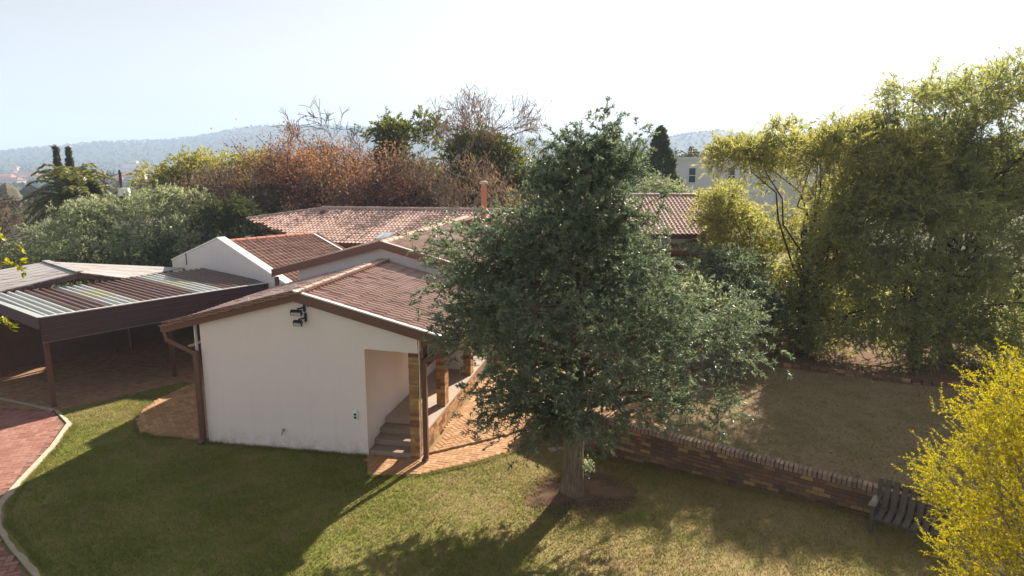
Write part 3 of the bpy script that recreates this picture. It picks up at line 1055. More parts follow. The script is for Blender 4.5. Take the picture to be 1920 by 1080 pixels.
for k in range(1, 4):
    z1 = CZ + 0.042 - k * 0.163
    MB().box(-0.02, CL_, -0.058, -0.03, z1 + 0.001, z1 + 0.007).build('fascia_lip', 'steel', carport)
MB().box(-0.02, CL_, -0.062, -0.005, CZ - 0.64, CZ - 0.616).build('fascia_lip', 'steel', carport)
for k in range(2):
    z1 = CZ + 0.05 - k * 0.165
    MB().hexa([(-0.07, -0.05, z1 - 0.158), (-0.03, -0.05, z1 - 0.158), (-0.03, CD, z1 - 0.158), (-0.07, CD, z1 - 0.158)],
              [(-0.055, -0.05, z1), (-0.03, -0.05, z1), (-0.03, CD, z1), (-0.055, CD, z1)]).build('fascia_board', 'carport_metal', carport)
MB().box(-0.08, 0.10, -0.05, CD, CZ + 0.052, CZ + 0.068).build('roof_trim', 'sheet_clear', carport)
for xx, yy in ((0.03, 0.04), (3.32, 0.12), (0.1, CD - 0.1), (3.4, CD - 0.1), (6.5, CD - 0.1)):
    MB().box(xx, xx + 0.11, yy, yy + 0.11, 0, CZ - 0.1 if yy > 1 else CZ).build('post', 'brown_pipe', carport)
for yy in (0.9, 2.3, 3.7):
    MB().box(0.0, CL_, yy, yy + 0.07, CZ - 0.14, CZ + 0.015).build('purlin', 'carport_metal', carport)

# sheet metal lean roof behind the carport
shed = thing('metal_canopy', 'old white sheet metal gable roof with rust streaks behind the carport', 'canopy', (0, 0, 0))
P1, P2 = Vector((-16.9, 24.5, 2.95)), Vector((-14.1, 22.0, 2.95))
A1, A2 = Vector((-20.6, 20.9, 2.35)), Vector((-16.4, 20.0, 2.42))
dv = (P2 - P1).normalized()
for k in range(7):
    f0, f1 = k / 7, (k + 1) / 7 - 0.012
    a0, a1 = P1.lerp(P2, f0), P1.lerp(P2, f1)
    b0, b1 = A1.lerp(A2, f0), A1.lerp(A2, f1)
    up = Vector((0, 0, 0.03))
    MB().hexa([b0, b1, a1, a0], [b0 + up, b1 + up, a1 + up, a0 + up]).build('roof_sheet', 'metal_sheet', shed)
B1, B2 = Vector((-12.9, 26.6, 2.40)), Vector((-13.3, 23.1, 2.58))
for k in range(4):
    f0, f1 = k / 4, (k + 1) / 4 - 0.012
    a0, a1 = P1.lerp(P2, f0), P1.lerp(P2, f1)
    b0, b1 = B1.lerp(B2, f0), B1.lerp(B2, f1)
    up = Vector((0, 0, 0.03))
    MB().hexa([a0, a1, b1, b0], [a0 + up, a1 + up, b1 + up, b0 + up]).build('roof_sheet', 'metal_sheet', shed)
MB().beam(P1 + Vector((0, 0, 0.06)), P2 + Vector((0, 0, 0.06)), 0.22, 0.03).build('ridge_strip', 'metal_sheet', shed)
for a_, b_ in ((A2, P2), (P2, B2)):
    MB().beam(a_ + Vector((0, 0, -0.08)), b_ + Vector((0, 0, -0.08)), 0.04, 0.14).build('barge_board', 'carport_metal', shed)
for p_ in (A1, A2, B1, B2):
    MB().box(p_.x - 0.05, p_.x + 0.05, p_.y - 0.05, p_.y + 0.05, 0, p_.z - 0.01).build('post', 'brown_pipe', shed)

# dark boundary wall at the back of the carport
def CW(x_, y_, z_=0.0):
    return Vector((CA.x + x_ * math.cos(R(52)) - y_ * math.sin(R(52)), CA.y + x_ * math.sin(R(52)) + y_ * math.cos(R(52)), z_))


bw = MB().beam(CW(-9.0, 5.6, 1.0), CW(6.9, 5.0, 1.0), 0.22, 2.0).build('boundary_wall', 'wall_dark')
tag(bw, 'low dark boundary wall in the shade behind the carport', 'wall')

# ------------------------------------------------------------------ fittings on the house wall (things of their own)
def floodlight(s, z, wdt, label):
    f = thing('floodlight', label, 'floodlight', HW(s, 0, z), YAW, 'floodlights on the gable wall')
    MB().box(0.075, 0.115, -0.05, 0.0, -0.06, 0.14).build('bracket', 'black_metal', f)
    MB().beam((0.09, -0.02, 0.03), (-0.02, -0.14, 0.01), 0.03, 0.03).build('arm', 'black_metal', f)
    a_ = wdt / 2
    h = MB()
    h.hexa([(-a_, -0.26, -0.035), (a_, -0.26, -0.035), (a_, -0.22, -0.13), (-a_, -0.22, -0.13)],
           [(-a_, -0.20, 0.012), (a_, -0.20, 0.012), (a_ * 0.8, -0.13, -0.05), (-a_ * 0.8, -0.13, -0.05)])
    h = h.build('housing', 'black_metal', f)
    MB().hexa([(-a_ + 0.018, -0.261, -0.045), (a_ - 0.018, -0.261, -0.045), (a_ - 0.018, -0.229, -0.122), (-a_ + 0.018, -0.229, -0.122)],
              [(-a_ + 0.018, -0.250, -0.040), (a_ - 0.018, -0.250, -0.040), (a_ - 0.018, -0.219, -0.117), (-a_ + 0.018, -0.219, -0.117)]).build('glass', 'lamp_glass', f)


floodlight(2.55, 3.34, 0.26, 'larger black floodlight high under the gable peak of the white wall')
floodlight(2.57, 3.11, 0.20, 'smaller black floodlight hanging just below the larger one on the gable wall')
cb = MB().tube([HW(2.66, -0.012, 3.46), HW(2.72, -0.02, 3.38), HW(2.80, -0.015, 3.43), HW(2.80, -0.012, 3.50)], 0.007, 5)
cb.tube([HW(2.66, -0.02, 3.28), HW(2.60, -0.05, 3.22), HW(2.68, -0.03, 3.15)], 0.007, 5)
tag(cb.build('light_cable', 'black_metal'), 'thin black cable looping between the two floodlights on the gable wall', 'cable')
so = thing('wall_socket', 'white weatherproof double socket box low on the white wall near the steps', 'socket', HW(3.74, 0, 0.95), YAW)
MB().box(-0.05, 0.05, -0.05, 0.0, -0.11, 0.11).build('cover', 'socket_white', so)
for z in (-0.042, 0.030):
    MB().box(-0.03, 0.03, -0.056, -0.05, z - 0.024, z + 0.024).build('flap', 'black_metal', so)
tp = thing('garden_tap', 'small metal garden tap sticking out low in the middle of the white wall', 'tap', HW(1.97, 0, 0.45), YAW)
MB().tube([(0, 0, 0), (0, -0.08, 0), (0, -0.12, -0.02), (0, -0.13, -0.07)], 0.015, 7).build('spout', 'steel', tp)
MB().tube([(0, -0.06, 0.0), (0, -0.06, 0.05)], 0.01, 6).build('stem', 'steel', tp)
MB().box(-0.035, 0.035, -0.068, -0.052, 0.045, 0.058).build('handle', 'steel', tp)
# roof aerial: white rods standing on the front block's far slope
an = thing('roof_aerial', 'low white rod aerial lying along the tiles of the front roof edge', 'aerial', HW(1.0, 0.4, roof_z(1.0)), YAW)
k0 = MB()
k0.tube([(-0.35, 0.2, 0.02), (0.75, 0.25, 0.30)], 0.014, 5)
k0.build('rod', 'white_trim', an)
k0 = MB().tube([(-0.15, 0.9, 0.06), (0.95, 0.9, 0.34)], 0.014, 5)
k0.build('rod', 'white_trim', an)
k0 = MB()
for x_, y_, z_ in ((-0.1, 0.21, 0.09), (0.55, 0.24, 0.26), (0.1, 0.9, 0.13), (0.75, 0.9, 0.29)):
    MB().tube([(x_, y_, z_ - 0.22), (x_, y_, z_ + 0.03)], 0.012, 5).build('stay', 'white_trim', an)
pl = thing('white_fitting', 'small white fitting on the far eave corner of the back wing', 'lamp', HW(-9.2, 17.1, 2.9), YAW)
MB().tube([(0, -0.02, 0), (-0.15, -0.25, -0.02), (-0.18, -0.28, -0.35)], [0.06, 0.09, 0.11], 8).build('fitting_body', 'white_trim', pl)  # plain white tapered tube standing for a small eave fitting

# ------------------------------------------------------------------ PAVING
def herringbone(poly, rot, z, th, mat, name, sand, n_single, key, bL=0.222, gap=0.005):
    """poly: world polygon. One structure sheet with the pavers as its children."""
    w_ = bL / 2 + gap / 2
    base = MB().prism(poly, -0.08, z - 0.007).build(name, sand)
    tag(base, kind='structure')
    P = np.array(poly)
    c0 = P.mean(0)
    c, s = math.cos(rot), math.sin(rot)
    rad = np.abs(P - c0).max() * 1.5
    K = int(rad / w_) + 4
    items = []
    for k in range(-K, K):
        for m in range(-K // 2, K // 2):
            for (cx, cy, r_) in ((k + 4 * m + 1.0, k + 0.5, 0.0), (k + 4 * m + 0.5, k + 2.0, math.pi / 2)):
                if abs(cx * w_) > rad or abs(cy * w_) > rad:
                    continue
                X = cx * w_ * c - cy * w_ * s + c0[0]
                Y = cx * w_ * s + cy * w_ * c + c0[1]
                items.append((X, Y, r_ + rot))
    it = np.array(items)
    keep = in_poly(it[:, :2], poly)
    # stay clear of the border by a quarter brick
    for dx, dy in ((0.04, 0), (-0.04, 0), (0, 0.04), (0, -0.04)):
        keep &= in_poly(it[:, :2] + np.array([dx, dy]), poly)
    it = it[keep]
    dist = np.hypot(it[:, 0], it[:, 1])
    it = it[np.argsort(dist)]
    me = box_mesh('paver', bL, bL / 2 - gap / 2, th, mat, 0.005)
    for X, Y, r_ in it[:n_single]:
        obj('paver', me, None, base, (X, Y, z - th / 2 + random.uniform(-0.003, 0.003)), (random.gauss(0, 0.008), random.gauss(0, 0.008), r_ + random.gauss(0, 0.008)))
    if len(it) > n_single:
        rest = [(X, Y, z - th / 2 + random.uniform(-0.002, 0.002), r_, bL, bL / 2 - gap / 2, th) for X, Y, r_ in it[n_single:]]
        tag(obj('pavers', joined_boxes('pavers', rest, mat), None, base), kind='stuff')
    return base


POLY_APRON = [(-3.25, 14.40), (-3.05, 13.42), (-1.92, 13.50), (-0.71, 14.16), (0.0, 14.73), (0.62, 15.35), (0.50, 16.02), (-0.02, 15.62), (-0.62, 15.20), (-1.92, 14.42), (-2.4, 14.44)]
POLY_PAVE = [(-1.90, 14.44), (-0.60, 15.22), (0.0, 15.64), (0.66, 16.25), (2.0, 14.95), (3.35, 14.25), (3.75, 15.6), (4.8, 17.6), (5.7, 20.2), (5.2, 24.0), (-0.1, 24.0)]
POLY_PATIO = [(-7.2, 15.26), (-7.9, 15.40), (-8.6, 15.52), (-9.1, 15.80), (-9.40, 16.2), (-9.62, 16.7), (-9.78, 17.2), (-9.80, 18.1), (-9.45, 19.4), (-9.0, 20.4), (-6.3, 19.9)]
herringbone(POLY_APRON, R(-14), 0.035, 0.05, 'paver_orange', 'paving_apron', 'paving_sand', 130, 'a')
herringbone(POLY_PAVE, R(31), 0.085, 0.05, 'paver_orange', 'paving', 'paving_sand', 270, 'b')
herringbone(POLY_PATIO, R(34), 0.075, 0.05, 'paver_orange', 'patio', 'paving_sand', 290, 'c')
POLY_CARP = [(-12.15, 17.25), (-9.88, 19.72), (-9.3, 19.45), (-8.9, 20.6), (-8.0, 21.6), (-8.6, 22.9), (-12.5, 26.0), (-16.6, 20.7), (-21.5, 14.5), (-21.5, 13.0), (-20.1, 18.6), (-14.0, 17.55)]
POLY_DRIVE = [(-12.22, 17.22), (-11.28, 16.30), (-10.75, 14.86), (-10.27, 13.12), (-10.0, 12.22), (-9.48, 11.40), (-8.62, 10.62), (-7.7, 9.85), (-6.9, 9.2), (-12, 7), (-20, 9), (-20, 18.5), (-14.0, 17.45)]
herringbone(POLY_CARP, R(52), 0.03, 0.05, 'paver_brown', 'carport_floor', 'paving_sand', 0, 'd')
herringbone(POLY_DRIVE, R(22), 0.03, 0.05, 'paver_red', 'driveway', 'red_sand', 300, 'e', gap=0.010)
# cement haunch along the driveway edge
edge = [(-12.15, 17.28), (-11.22, 16.34), (-10.68, 14.88), (-10.2, 13.14), (-9.93, 12.25), (-9.41, 11.44), (-8.56, 10.67), (-7.64, 9.90), (-6.8, 9.2)]
kb = MB()
for (xa, ya), (xb, yb) in zip(edge[:-1], edge[1:]):
    n = max(2, int(math.hypot(xb - xa, yb - ya) / 0.16))
    for q in range(n):
        f0, f1 = q / n, (q + 1) / n
        p0 = Vector((xa + (xb - xa) * f0, ya + (yb - ya) * f0, 0))
        p1 = Vector((xa + (xb - xa) * f1, ya + (yb - ya) * f1, 0))
        d = (p1 - p0).normalized()
        nrm = Vector((-d.y, d.x, 0))
        w0 = 0.075 + 0.018 * math.sin(p0.y * 5.1) + 0.014 * math.sin(p0.y * 17 + 1)
        w1 = 0.075 + 0.018 * math.sin(p1.y * 5.1) + 0.014 * math.sin(p1.y * 17 + 1)
        kb.hexa([p0 - nrm * 0.02 + Vector((0, 0, -.05)), p0 + nrm * w0 + Vector((0, 0, -.05)), p1 + nrm * w1 + Vector((0, 0, -.05)), p1 - nrm * 0.02 + Vector((0, 0, -.05))],
                [p0 - nrm * 0.02 + Vector((0, 0, .045)), p0 + nrm * w0 + Vector((0, 0, .012)), p1 + nrm * w1 + Vector((0, 0, .012)), p1 - nrm * 0.02 + Vector((0, 0, .045))])
tag(kb.build('kerb', 'cement'), kind='structure')
kb = MB()
kb.beam((-12.25, 17.3, 0.012), (-17.6, 19.6, 0.012), 0.10, 0.06)
tag(kb.build('kerb', 'cement'), kind='structure')
# soil and mulch round the trunk
TB = Vector((1.22, 12.62, 0))
mp_ = []
for k in range(52):
    an_ = 2 * math.pi * k / 52
    rr = 0.74 + 0.20 * math.sin(an_ * 2 + 1) + 0.13 * math.sin(an_ * 5 + 2) + 0.07 * math.sin(an_ * 11)
    mp_.append((TB.x + 0.12 + rr * 1.15 * math.cos(an_), TB.y + 0.08 + rr * math.sin(an_)))
bed = MB()
i0 = len(bed.v)
for x_, y_ in mp_:
    bed.v.append((x_, y_, 0.004))
for x_, y_ in mp_:
    bed.v.append((TB.x + (x_ - TB.x) * 0.55, TB.y + (y_ - TB.y) * 0.55, 0.06))
bed.v.append((TB.x, TB.y, 0.07))
n = len(mp_)
for k in range(n):
    m = (k + 1) % n
    bed.f.append([k, m, n + m, n + k])
    bed.f.append([n + k, n + m, 2 * n])
tag(bed.build('soil_bed', 'soil', smooth=True), kind='structure')

# ------------------------------------------------------------------ upper lawn behind the garden wall
POLY_UP = [(3.38, 14.20), (7.75, 11.66), (9.2, 9.4), (16, 6), (30, 12), (30, 26), (9.5, 24.5), (7.2, 22.2), (6.0, 20.3), (4.88, 17.7), (3.85, 15.7)]
upm = MB().prism(POLY_UP, -0.1, 0.33)
tag(upm.build('upper_lawn', 'dry_lawn'), kind='structure')
bk_e = box_mesh('edging_brick', 0.222, 0.106, 0.073, 'wall_brick')
ed = thing('brick_edging', 'stepped red brick edging between the orange paving and the raised lawn', 'edging', (3.38, 14.2, 0))
pts = [(3.36, 14.25), (3.83, 15.72), (4.86, 17.72), (5.98, 20.33), (7.18, 22.25)]
for (xa, ya), (xb, yb) in zip(pts[:-1], pts[1:]):
    Ln = math.hypot(xb - xa, yb - ya)
    a_ = math.atan2(yb - ya, xb - xa)
    n = int(Ln / 0.115)
    for k in range(n):
        f = (k + 0.5) / n
        obj('edging_brick', bk_e, None, ed, (xa + (xb - xa) * f - 3.38, ya + (yb - ya) * f - 14.2, 0.29 + random.uniform(-0.012, 0.012)), (math.pi / 2, 0, a_ + random.gauss(0, 0.02)))
SOIL_R = [(6.1, 20.1), (7.4, 20.7), (9.0, 19.9), (11.3, 18.6), (14.0, 18.0), (19, 17.5), (24, 17.5), (24, 25), (9.5, 24.2), (7.2, 22.0)]
tag(MB().prism(SOIL_R, 0.1, 0.345).build('soil_border', 'soil'), kind='structure')
# ------------------------------------------------------------------ garden wall
gwall = thing('garden_wall', 'long low brown face brick garden wall with a brick on edge coping', 'wall', (1.83, 14.65, 0))
bkw = box_mesh('brick', 0.222, 0.106, 0.073, 'wall_brick', 0.003)
bkc = box_mesh('coping_brick', 0.074, 0.215, 0.112, 'coping_brick', 0.004)


def wall_run(p0, z0, p1, z1, off):
    d = Vector((p1[0] - p0[0], p1[1] - p0[1], 0))
    Ln = d.length
    yaw = math.atan2(d.y, d.x)
    sl = math.atan2(z1 - z0, Ln)
    L3 = math.hypot(Ln, z1 - z0)
    Mx = Matrix.Translation((p0[0] - 1.83, p0[1] - 14.65, z0)) @ Euler((0, -sl, yaw), 'XYZ').to_matrix().to_4x4()
    # local: x along, y back (left of direction), z up; z = 0 is the top of the coping
    core = MB().box(0, L3, 0.016, 0.205, -0.95, -0.112).build('mortar_core', 'mortar_dark', gwall)
    core.matrix_local = Mx
    rot = Mx.to_euler()
    n = int(L3 / 0.0865)
    for k in range(n):
        p = Mx @ Vector(((k + 0.5) * L3 / n, 0.107, -0.056 + random.gauss(0, 0.003)))
        obj('coping_brick', bkc, None, gwall, p, (rot[0] + random.gauss(0, 0.02), rot[1] + random.gauss(0, 0.02), rot[2] + random.gauss(0, 0.03)))
    for c_ in range(9):
        zc = -0.162 - c_ * 0.0845
        xx = 0.111 if (c_ + off) % 2 else 0.0
        while xx < L3 + 0.02:
            p = Mx @ Vector((min(max(xx, 0.111), L3 - 0.111) if xx <= 0.01 else xx, 0.053, zc))
            if p.z > -0.03:
                obj('brick', bkw, None, gwall, (p.x + 0, p.y, p.z), (rot[0], rot[1], rot[2] + random.gauss(0, 0.006)))
            xx += 0.232


wall_run((0.55, 16.12), 0.84, (1.83, 14.65), 0.84, 0)
wall_run((1.83, 14.65), 0.86, (7.7, 11.28), 0.50, 1)

be = thing('border_edging', 'low dark curved brick edging at the back of the raised lawn below the trees', 'edging', (6.1, 20.0, 0))
pts = [(6.05, 20.0), (7.4, 20.6), (9.0, 19.8), (11.3, 18.5), (14.0, 17.9), (19.0, 17.4)]
for (xa, ya), (xb, yb) in zip(pts[:-1], pts[1:]):
    a_ = math.atan2(yb - ya, xb - xa)
    n = int(math.hypot(xb - xa, yb - ya) / 0.235)
    for k in range(n):
        f = (k + 0.5) / n
        for c_ in range(2):
            obj('edging_brick', bk_e, None, be, (xa + (xb - xa) * f - 6.1 + random.gauss(0, 0.006), ya + (yb - ya) * f - 20.0 + 0.02 * c_, 0.355 + c_ * 0.078), (0, 0, a_ + random.gauss(0, 0.03)))

# ------------------------------------------------------------------ bench
bdir = math.atan2(-0.76, 0.91)
bench = thing('garden_bench', 'weathered dark slatted timber bench at the end of the brick wall', 'bench', (6.38, 11.10, 0), bdir)
sl_m = box_mesh('seat_slat', 0.105, 0.46, 0.035, 'bench_wood', 0.004)
bl_m = box_mesh('back_slat', 0.105, 0.52, 0.030, 'bench_wood', 0.004)
for k in range(11):
    x_ = 0.07 + k * 0.138
    obj('seat_slat', sl_m, None, bench, (x_, 0.20, 0.37 + random.gauss(0, 0.004)), (R(4), 0, random.gauss(0, 0.012)))
    obj('back_slat', bl_m, None, bench, (x_, 0.52, 0.61 + random.gauss(0, 0.006)), (R(64), 0, random.gauss(0, 0.012)))
for y_, z_ in ((0.05, 0.32), (0.36, 0.33)):
    MB().box(-0.02, 1.55, y_, y_ + 0.06, z_ - 0.04, z_ + 0.02).build('rail', 'bench_wood', bench)
MB().box(-0.02, 1.55, 0.52, 0.56, 0.50, 0.56).build('rail', 'bench_wood', bench)
MB().box(-0.02, 1.55, 0.62, 0.66, 0.70, 0.76).build('rail', 'bench_wood', bench)
for x_ in (-0.09, 1.55):
    MB().box(x_, x_ + 0.06, 0.10, 0.16, 0, 0.52).build('leg', 'bench_wood', bench)
    MB().hexa([(x_, 0.42, 0), (x_ + 0.06, 0.42, 0), (x_ + 0.06, 0.48, 0), (x_, 0.48, 0)],
              [(x_, 0.63, 0.84), (x_ + 0.06, 0.63, 0.84), (x_ + 0.06, 0.68, 0.84), (x_, 0.68, 0.84)]).build('leg', 'bench_wood', bench)
    MB().box(x_ - 0.03, x_ + 0.09, 0.0, 0.56, 0.52, 0.555).build('armrest', 'bench_wood', bench)

# ------------------------------------------------------------------ TREES
def unit(v):
    return v / np.maximum(np.linalg.norm(v, axis=-1, keepdims=True), 1e-9)


def rand_dirs(n, g):
    return unit(g.normal(size=(n, 3)))


def leaves_mesh(name, P, D, Ln, Wd, g, tri=False):
    """flat leaves: base points P, directions D, arrays of length and width"""
    n = len(P)
    side = unit(np.cross(D, rand_dirs(n, g)))
    Ln = np.asarray(Ln)[:, None] * np.ones((n, 1))
    Wd = np.asarray(Wd)[:, None] * np.ones((n, 1))
    tip = P + D * Ln
    midp = P + D * Ln * 0.45
    nrm = np.cross(D, side)
    if tri:
        V = np.stack([P - side * Wd * 0.5, P + side * Wd * 0.5, tip], 1)
        F = np.arange(n * 3).reshape(n, 3)
    else:
        droop = nrm * Ln * 0.08
        V = np.stack([P, midp + side * Wd * 0.5 + droop, tip, midp - side * Wd * 0.5 + droop], 1)
        F = np.arange(n * 4).reshape(n, 4)
    return np_mesh(name, V.reshape(-1, 3), F, g.random(n))


def frusta(segs, n=5):
    """segs: rows x0 y0 z0 x1 y1 z1 r0 r1"""
    s = np.asarray(segs, float)
    P0, P1, r0, r1 = s[:, :3], s[:, 3:6], s[:, 6], s[:, 7]
    d = unit(P1 - P0)
    ref = np.where(np.abs(d[:, 2:3]) > 0.9, np.array([[1.0, 0, 0]]), np.array([[0, 0, 1.0]]))
    a = unit(np.cross(d, ref))
    b = np.cross(d, a)
    an = np.arange(n) * 2 * math.pi / n
    ring = a[:, None] * np.cos(an)[None, :, None] + b[:, None] * np.sin(an)[None, :, None]
    V = np.concatenate([P0[:, None] + ring * r0[:, None, None], P1[:, None] + ring * r1[:, None, None]], 1)
    k = np.arange(n)
    f = np.stack([k, (k + 1) % n, n + (k + 1) % n, n + k], -1)
    F = f[None] + (np.arange(len(s)) * 2 * n)[:, None, None]
    return V.reshape(-1, 3), F.reshape(-1, 4)


def polyline_segs(pts, r0, r1):
    n = len(pts) - 1
    out = []
    for k in range(n):
        a, b = pts[k], pts[k + 1]
        d = (np.asarray(b) - np.asarray(a))
        ra = r0 + (r1 - r0) * k / n
        rb = r0 + (r1 - r0) * (k + 1) / n
        e = np.asarray(b) + d / max(np.linalg.norm(d), 1e-6) * rb * 0.4
        out.append((*a, *e, ra, rb))
    return out


def curve_pts(a, b, g, n=5, sag=0.0, wob=0.06):
    a, b = np.asarray(a, float), np.asarray(b, float)
    L = np.linalg.norm(b - a)
    u = np.linspace(0, 1, n + 1)[:, None]
    p = a + (b - a) * u
    p[:, 2] += sag * L * 4 * (u * (1 - u))[:, 0]
    p[1:-1] += g.normal(size=(n - 1, 3)) * wob * L * 0.5
    return p


def trunk_rings(base, pts, radii, g, n=14, flare=1.5):
    """main stem with a ribbed uneven section"""
    V, F = [], []
    ph = g.random(4) * 6.28
    for k, (p, r_) in enumerate(zip(pts, radii)):
        h = p[2] - base[2]
        fl = 1 + (flare - 1) * math.exp(-h / 0.22)
        for j in range(n):
            an = 2 * math.pi * j / n
            rr = r_ * fl * (1 + 0.09 * math.sin(3 * an + ph[0]) + 0.06 * math.sin(5 * an + ph[1] + h))
            V.append((p[0] + rr * math.cos(an), p[1] + rr * math.sin(an), p[2]))
    for k in range(len(pts) - 1):
        for j in range(n):
            m = (j + 1) % n
            F.append((k * n + j, k * n + m, (k + 1) * n + m, (k + 1) * n + j))
    return np.array(V), np.array(F)


def merge(parts):
    V, F, o = [], [], 0
    for v, f in parts:
        V.append(v)
        F.append(f + o)
        o += len(v)
    return np.concatenate(V), np.concatenate(F)


def spray(C, out, g, per, twig_len, leaves, leaf, spread=0.75, up=0.1, droop=0.15, clump_r=0.25, leaf_out=0.75, jitter=0.35):
    """twigs with leaves around clump centres C (outward directions out)"""
    n = len(C)
    c = np.repeat(C, per, 0) + g.normal(size=(n * per, 3)) * clump_r * np.array([1, 1, 0.75])
    d = unit(np.repeat(out, per, 0) + g.normal(size=(n * per, 3)) * spread + np.array([0, 0, up]))
    L = twig_len * g.uniform(0.6, 1.3, (n * per, 1))
    u = g.random((n * per, leaves)) ** 0.8
    P = c[:, None] + d[:, None] * (L[:, None] * u[..., None])
    P[..., 2] -= droop * (L * u ** 2)
    P = P.reshape(-1, 3)
    dd = np.repeat(d, leaves, 0)
    dd[:, 2] -= droop * 1.2 * u.reshape(-1)
    D = unit(dd * leaf_out + rand_dirs(len(P), g) * (1 - leaf_out) * 1.6 + g.normal(size=(len(P), 3)) * jitter * 0.5)
    ln = leaf[0] * g.uniform(0.45, 1.4, len(P))
    wd = leaf[1] * g.uniform(0.6, 1.4, len(P))
    tw = np.concatenate([c, c + d * L * 0.9 - np.concatenate([np.zeros_like(L), np.zeros_like(L), droop * L * 0.8], 1)], 1)
    return P, D, ln, wd, tw


def lobe_points(lobes, n, g, shell=0.45, cut=-0.75):
    """points biased to the outer part of several ellipsoids, with outward directions"""
    vol = np.array([(l[3] * l[4] * l[5]) ** (2 / 3) for l in lobes])
    idx = g.choice(len(lobes), n * 3, p=vol / vol.sum())
    Lb = np.array(lobes)[idx]
    d = rand_dirs(n * 3, g)
    rr = shell + (1 - shell) * np.sqrt(g.random(n * 3))
    # lumpy radius
    lump = 1 + 0.13 * np.sin(d[:, 0] * 5 + idx) * np.sin(d[:, 1] * 4 + 2 * idx) + 0.10 * np.sin(d[:, 2] * 7 + d[:, 0] * 6)
    P = Lb[:, :3] + d * Lb[:, 3:6] * (rr * lump)[:, None]
    ok = d[:, 2] > cut
    # drop points deep inside other lobes
    inside = np.zeros(len(P), bool)
    for q, l in enumerate(lobes):
        e = (((P - np.array(l[:3])) / np.array(l[3:6])) ** 2).sum(1)
        inside |= (e < 0.22)
    ok &= ~inside
    P, d = P[ok][:n], d[ok][:n]
    return P, d


def make_tree(name, label, cat, base, trunk_r, trunk_top, lobes, n_clump, per, leaves, leaf, twig_len, leaf_mat, bark='bark',
              seed=1, droop=0.15, up=0.1, clump_r=0.25, spread=0.75, shell=0.45, limbs=26, group=None, leaf_out=0.75, cut=-0.75,
              twig_w=0.006, sub=7):
    g = np.random.default_rng(seed)
    b = np.asarray(base, float)
    root = thing(name, label, cat, tuple(b), 0.0, group)
    lobes = [(l[0] - b[0], l[1] - b[1], l[2] - b[2], l[3], l[4], l[5]) for l in lobes]
    tt = np.asarray(trunk_top, float) - b
    if sub:
        big = lobes
        lobes = []
        for l in big:
            for q in range(sub):
                dd = rand_dirs(1, g)[0]
                dd[2] = abs(dd[2]) if g.random() < 0.7 else dd[2]
                f = g.uniform(0.32, 0.48)
                lobes.append((l[0] + dd[0] * l[3] * 0.72, l[1] + dd[1] * l[4] * 0.72, l[2] + dd[2] * l[5] * 0.72, l[3] * f, l[4] * f, l[5] * f))
    C, out = lobe_points(lobes, n_clump, g, shell, cut)
    P, D, ln, wd, tw = spray(C, out, g, per, twig_len, leaves, leaf, spread, up, droop, clump_r, leaf_out)
    keep = P[:, 2] + b[2] > 0.05
    crown = obj('crown', leaves_mesh('crown', P[keep], D[keep], ln[keep], wd[keep], g), leaf_mat, root)
    pts = curve_pts((0, 0, -0.1), tt, g, 6, 0, 0.03)
    parts = [trunk_rings((0, 0, 0), pts, np.linspace(trunk_r, trunk_r * 0.3, 7), g)]
    segs = []
    sel = g.choice(len(C), min(limbs, len(C)), replace=False)
    for q in sel:
        f = np.clip(0.25 + 0.6 * g.random(), 0, 1)
        a = pts[int(f * 6)]
        segs += polyline_segs(curve_pts(a, C[q], g, 5, 0.06, 0.10), trunk_r * 0.22, 0.010)
    tw = tw[g.choice(len(tw), min(len(tw), 1500), replace=False)]
    tws = np.concatenate([tw, np.full((len(tw), 1), twig_w), np.full((len(tw), 1), twig_w * 0.4)], 1)
    parts.append(frusta(segs, 5))
    parts.append(frusta(tws, 3))
    V, F = merge(parts)
    obj('trunk', np_mesh('trunk', V, F, smooth=True), bark, root)
    return root, C, out


def grow(g, base, direction, length, radius, levels, n_child, spread, up, segs, tips, ratio=0.62, nseg=4, wob=0.16, minr=0.004):
    """recursive bare branching"""
    p = np.asarray(base, float)
    d = unit(np.asarray(direction, float))
    step = length / nseg
    joints = []
    for k in range(nseg):
        r0 = radius * (1 - 0.55 * k / nseg)
        r1 = radius * (1 - 0.55 * (k + 1) / nseg)
        d = unit(d + g.normal(size=3) * wob + np.array([0, 0, up * 0.25]))
        q = p + d * step
        segs.append((*p, *(q + d * r1 * 0.4), max(r0, minr), max(r1, minr)))
        p = q
        joints.append((p.copy(), d.copy(), r1))
    if levels == 0:
        tips.append((p, d))
        return
    for k in range(n_child):
        jp, jd, jr = joints[min(nseg - 1, int(nseg * (0.35 + 0.65 * g.random())))]
        nd = unit(jd + unit(np.cross(jd, g.normal(size=3))) * spread * g.uniform(0.6, 1.3) + np.array([0, 0, up]))
        grow(g, jp, nd, length * ratio * g.uniform(0.75, 1.2), jr * 0.72, levels - 1, n_child, spread, up, segs, tips, ratio, nseg, wob, minr)


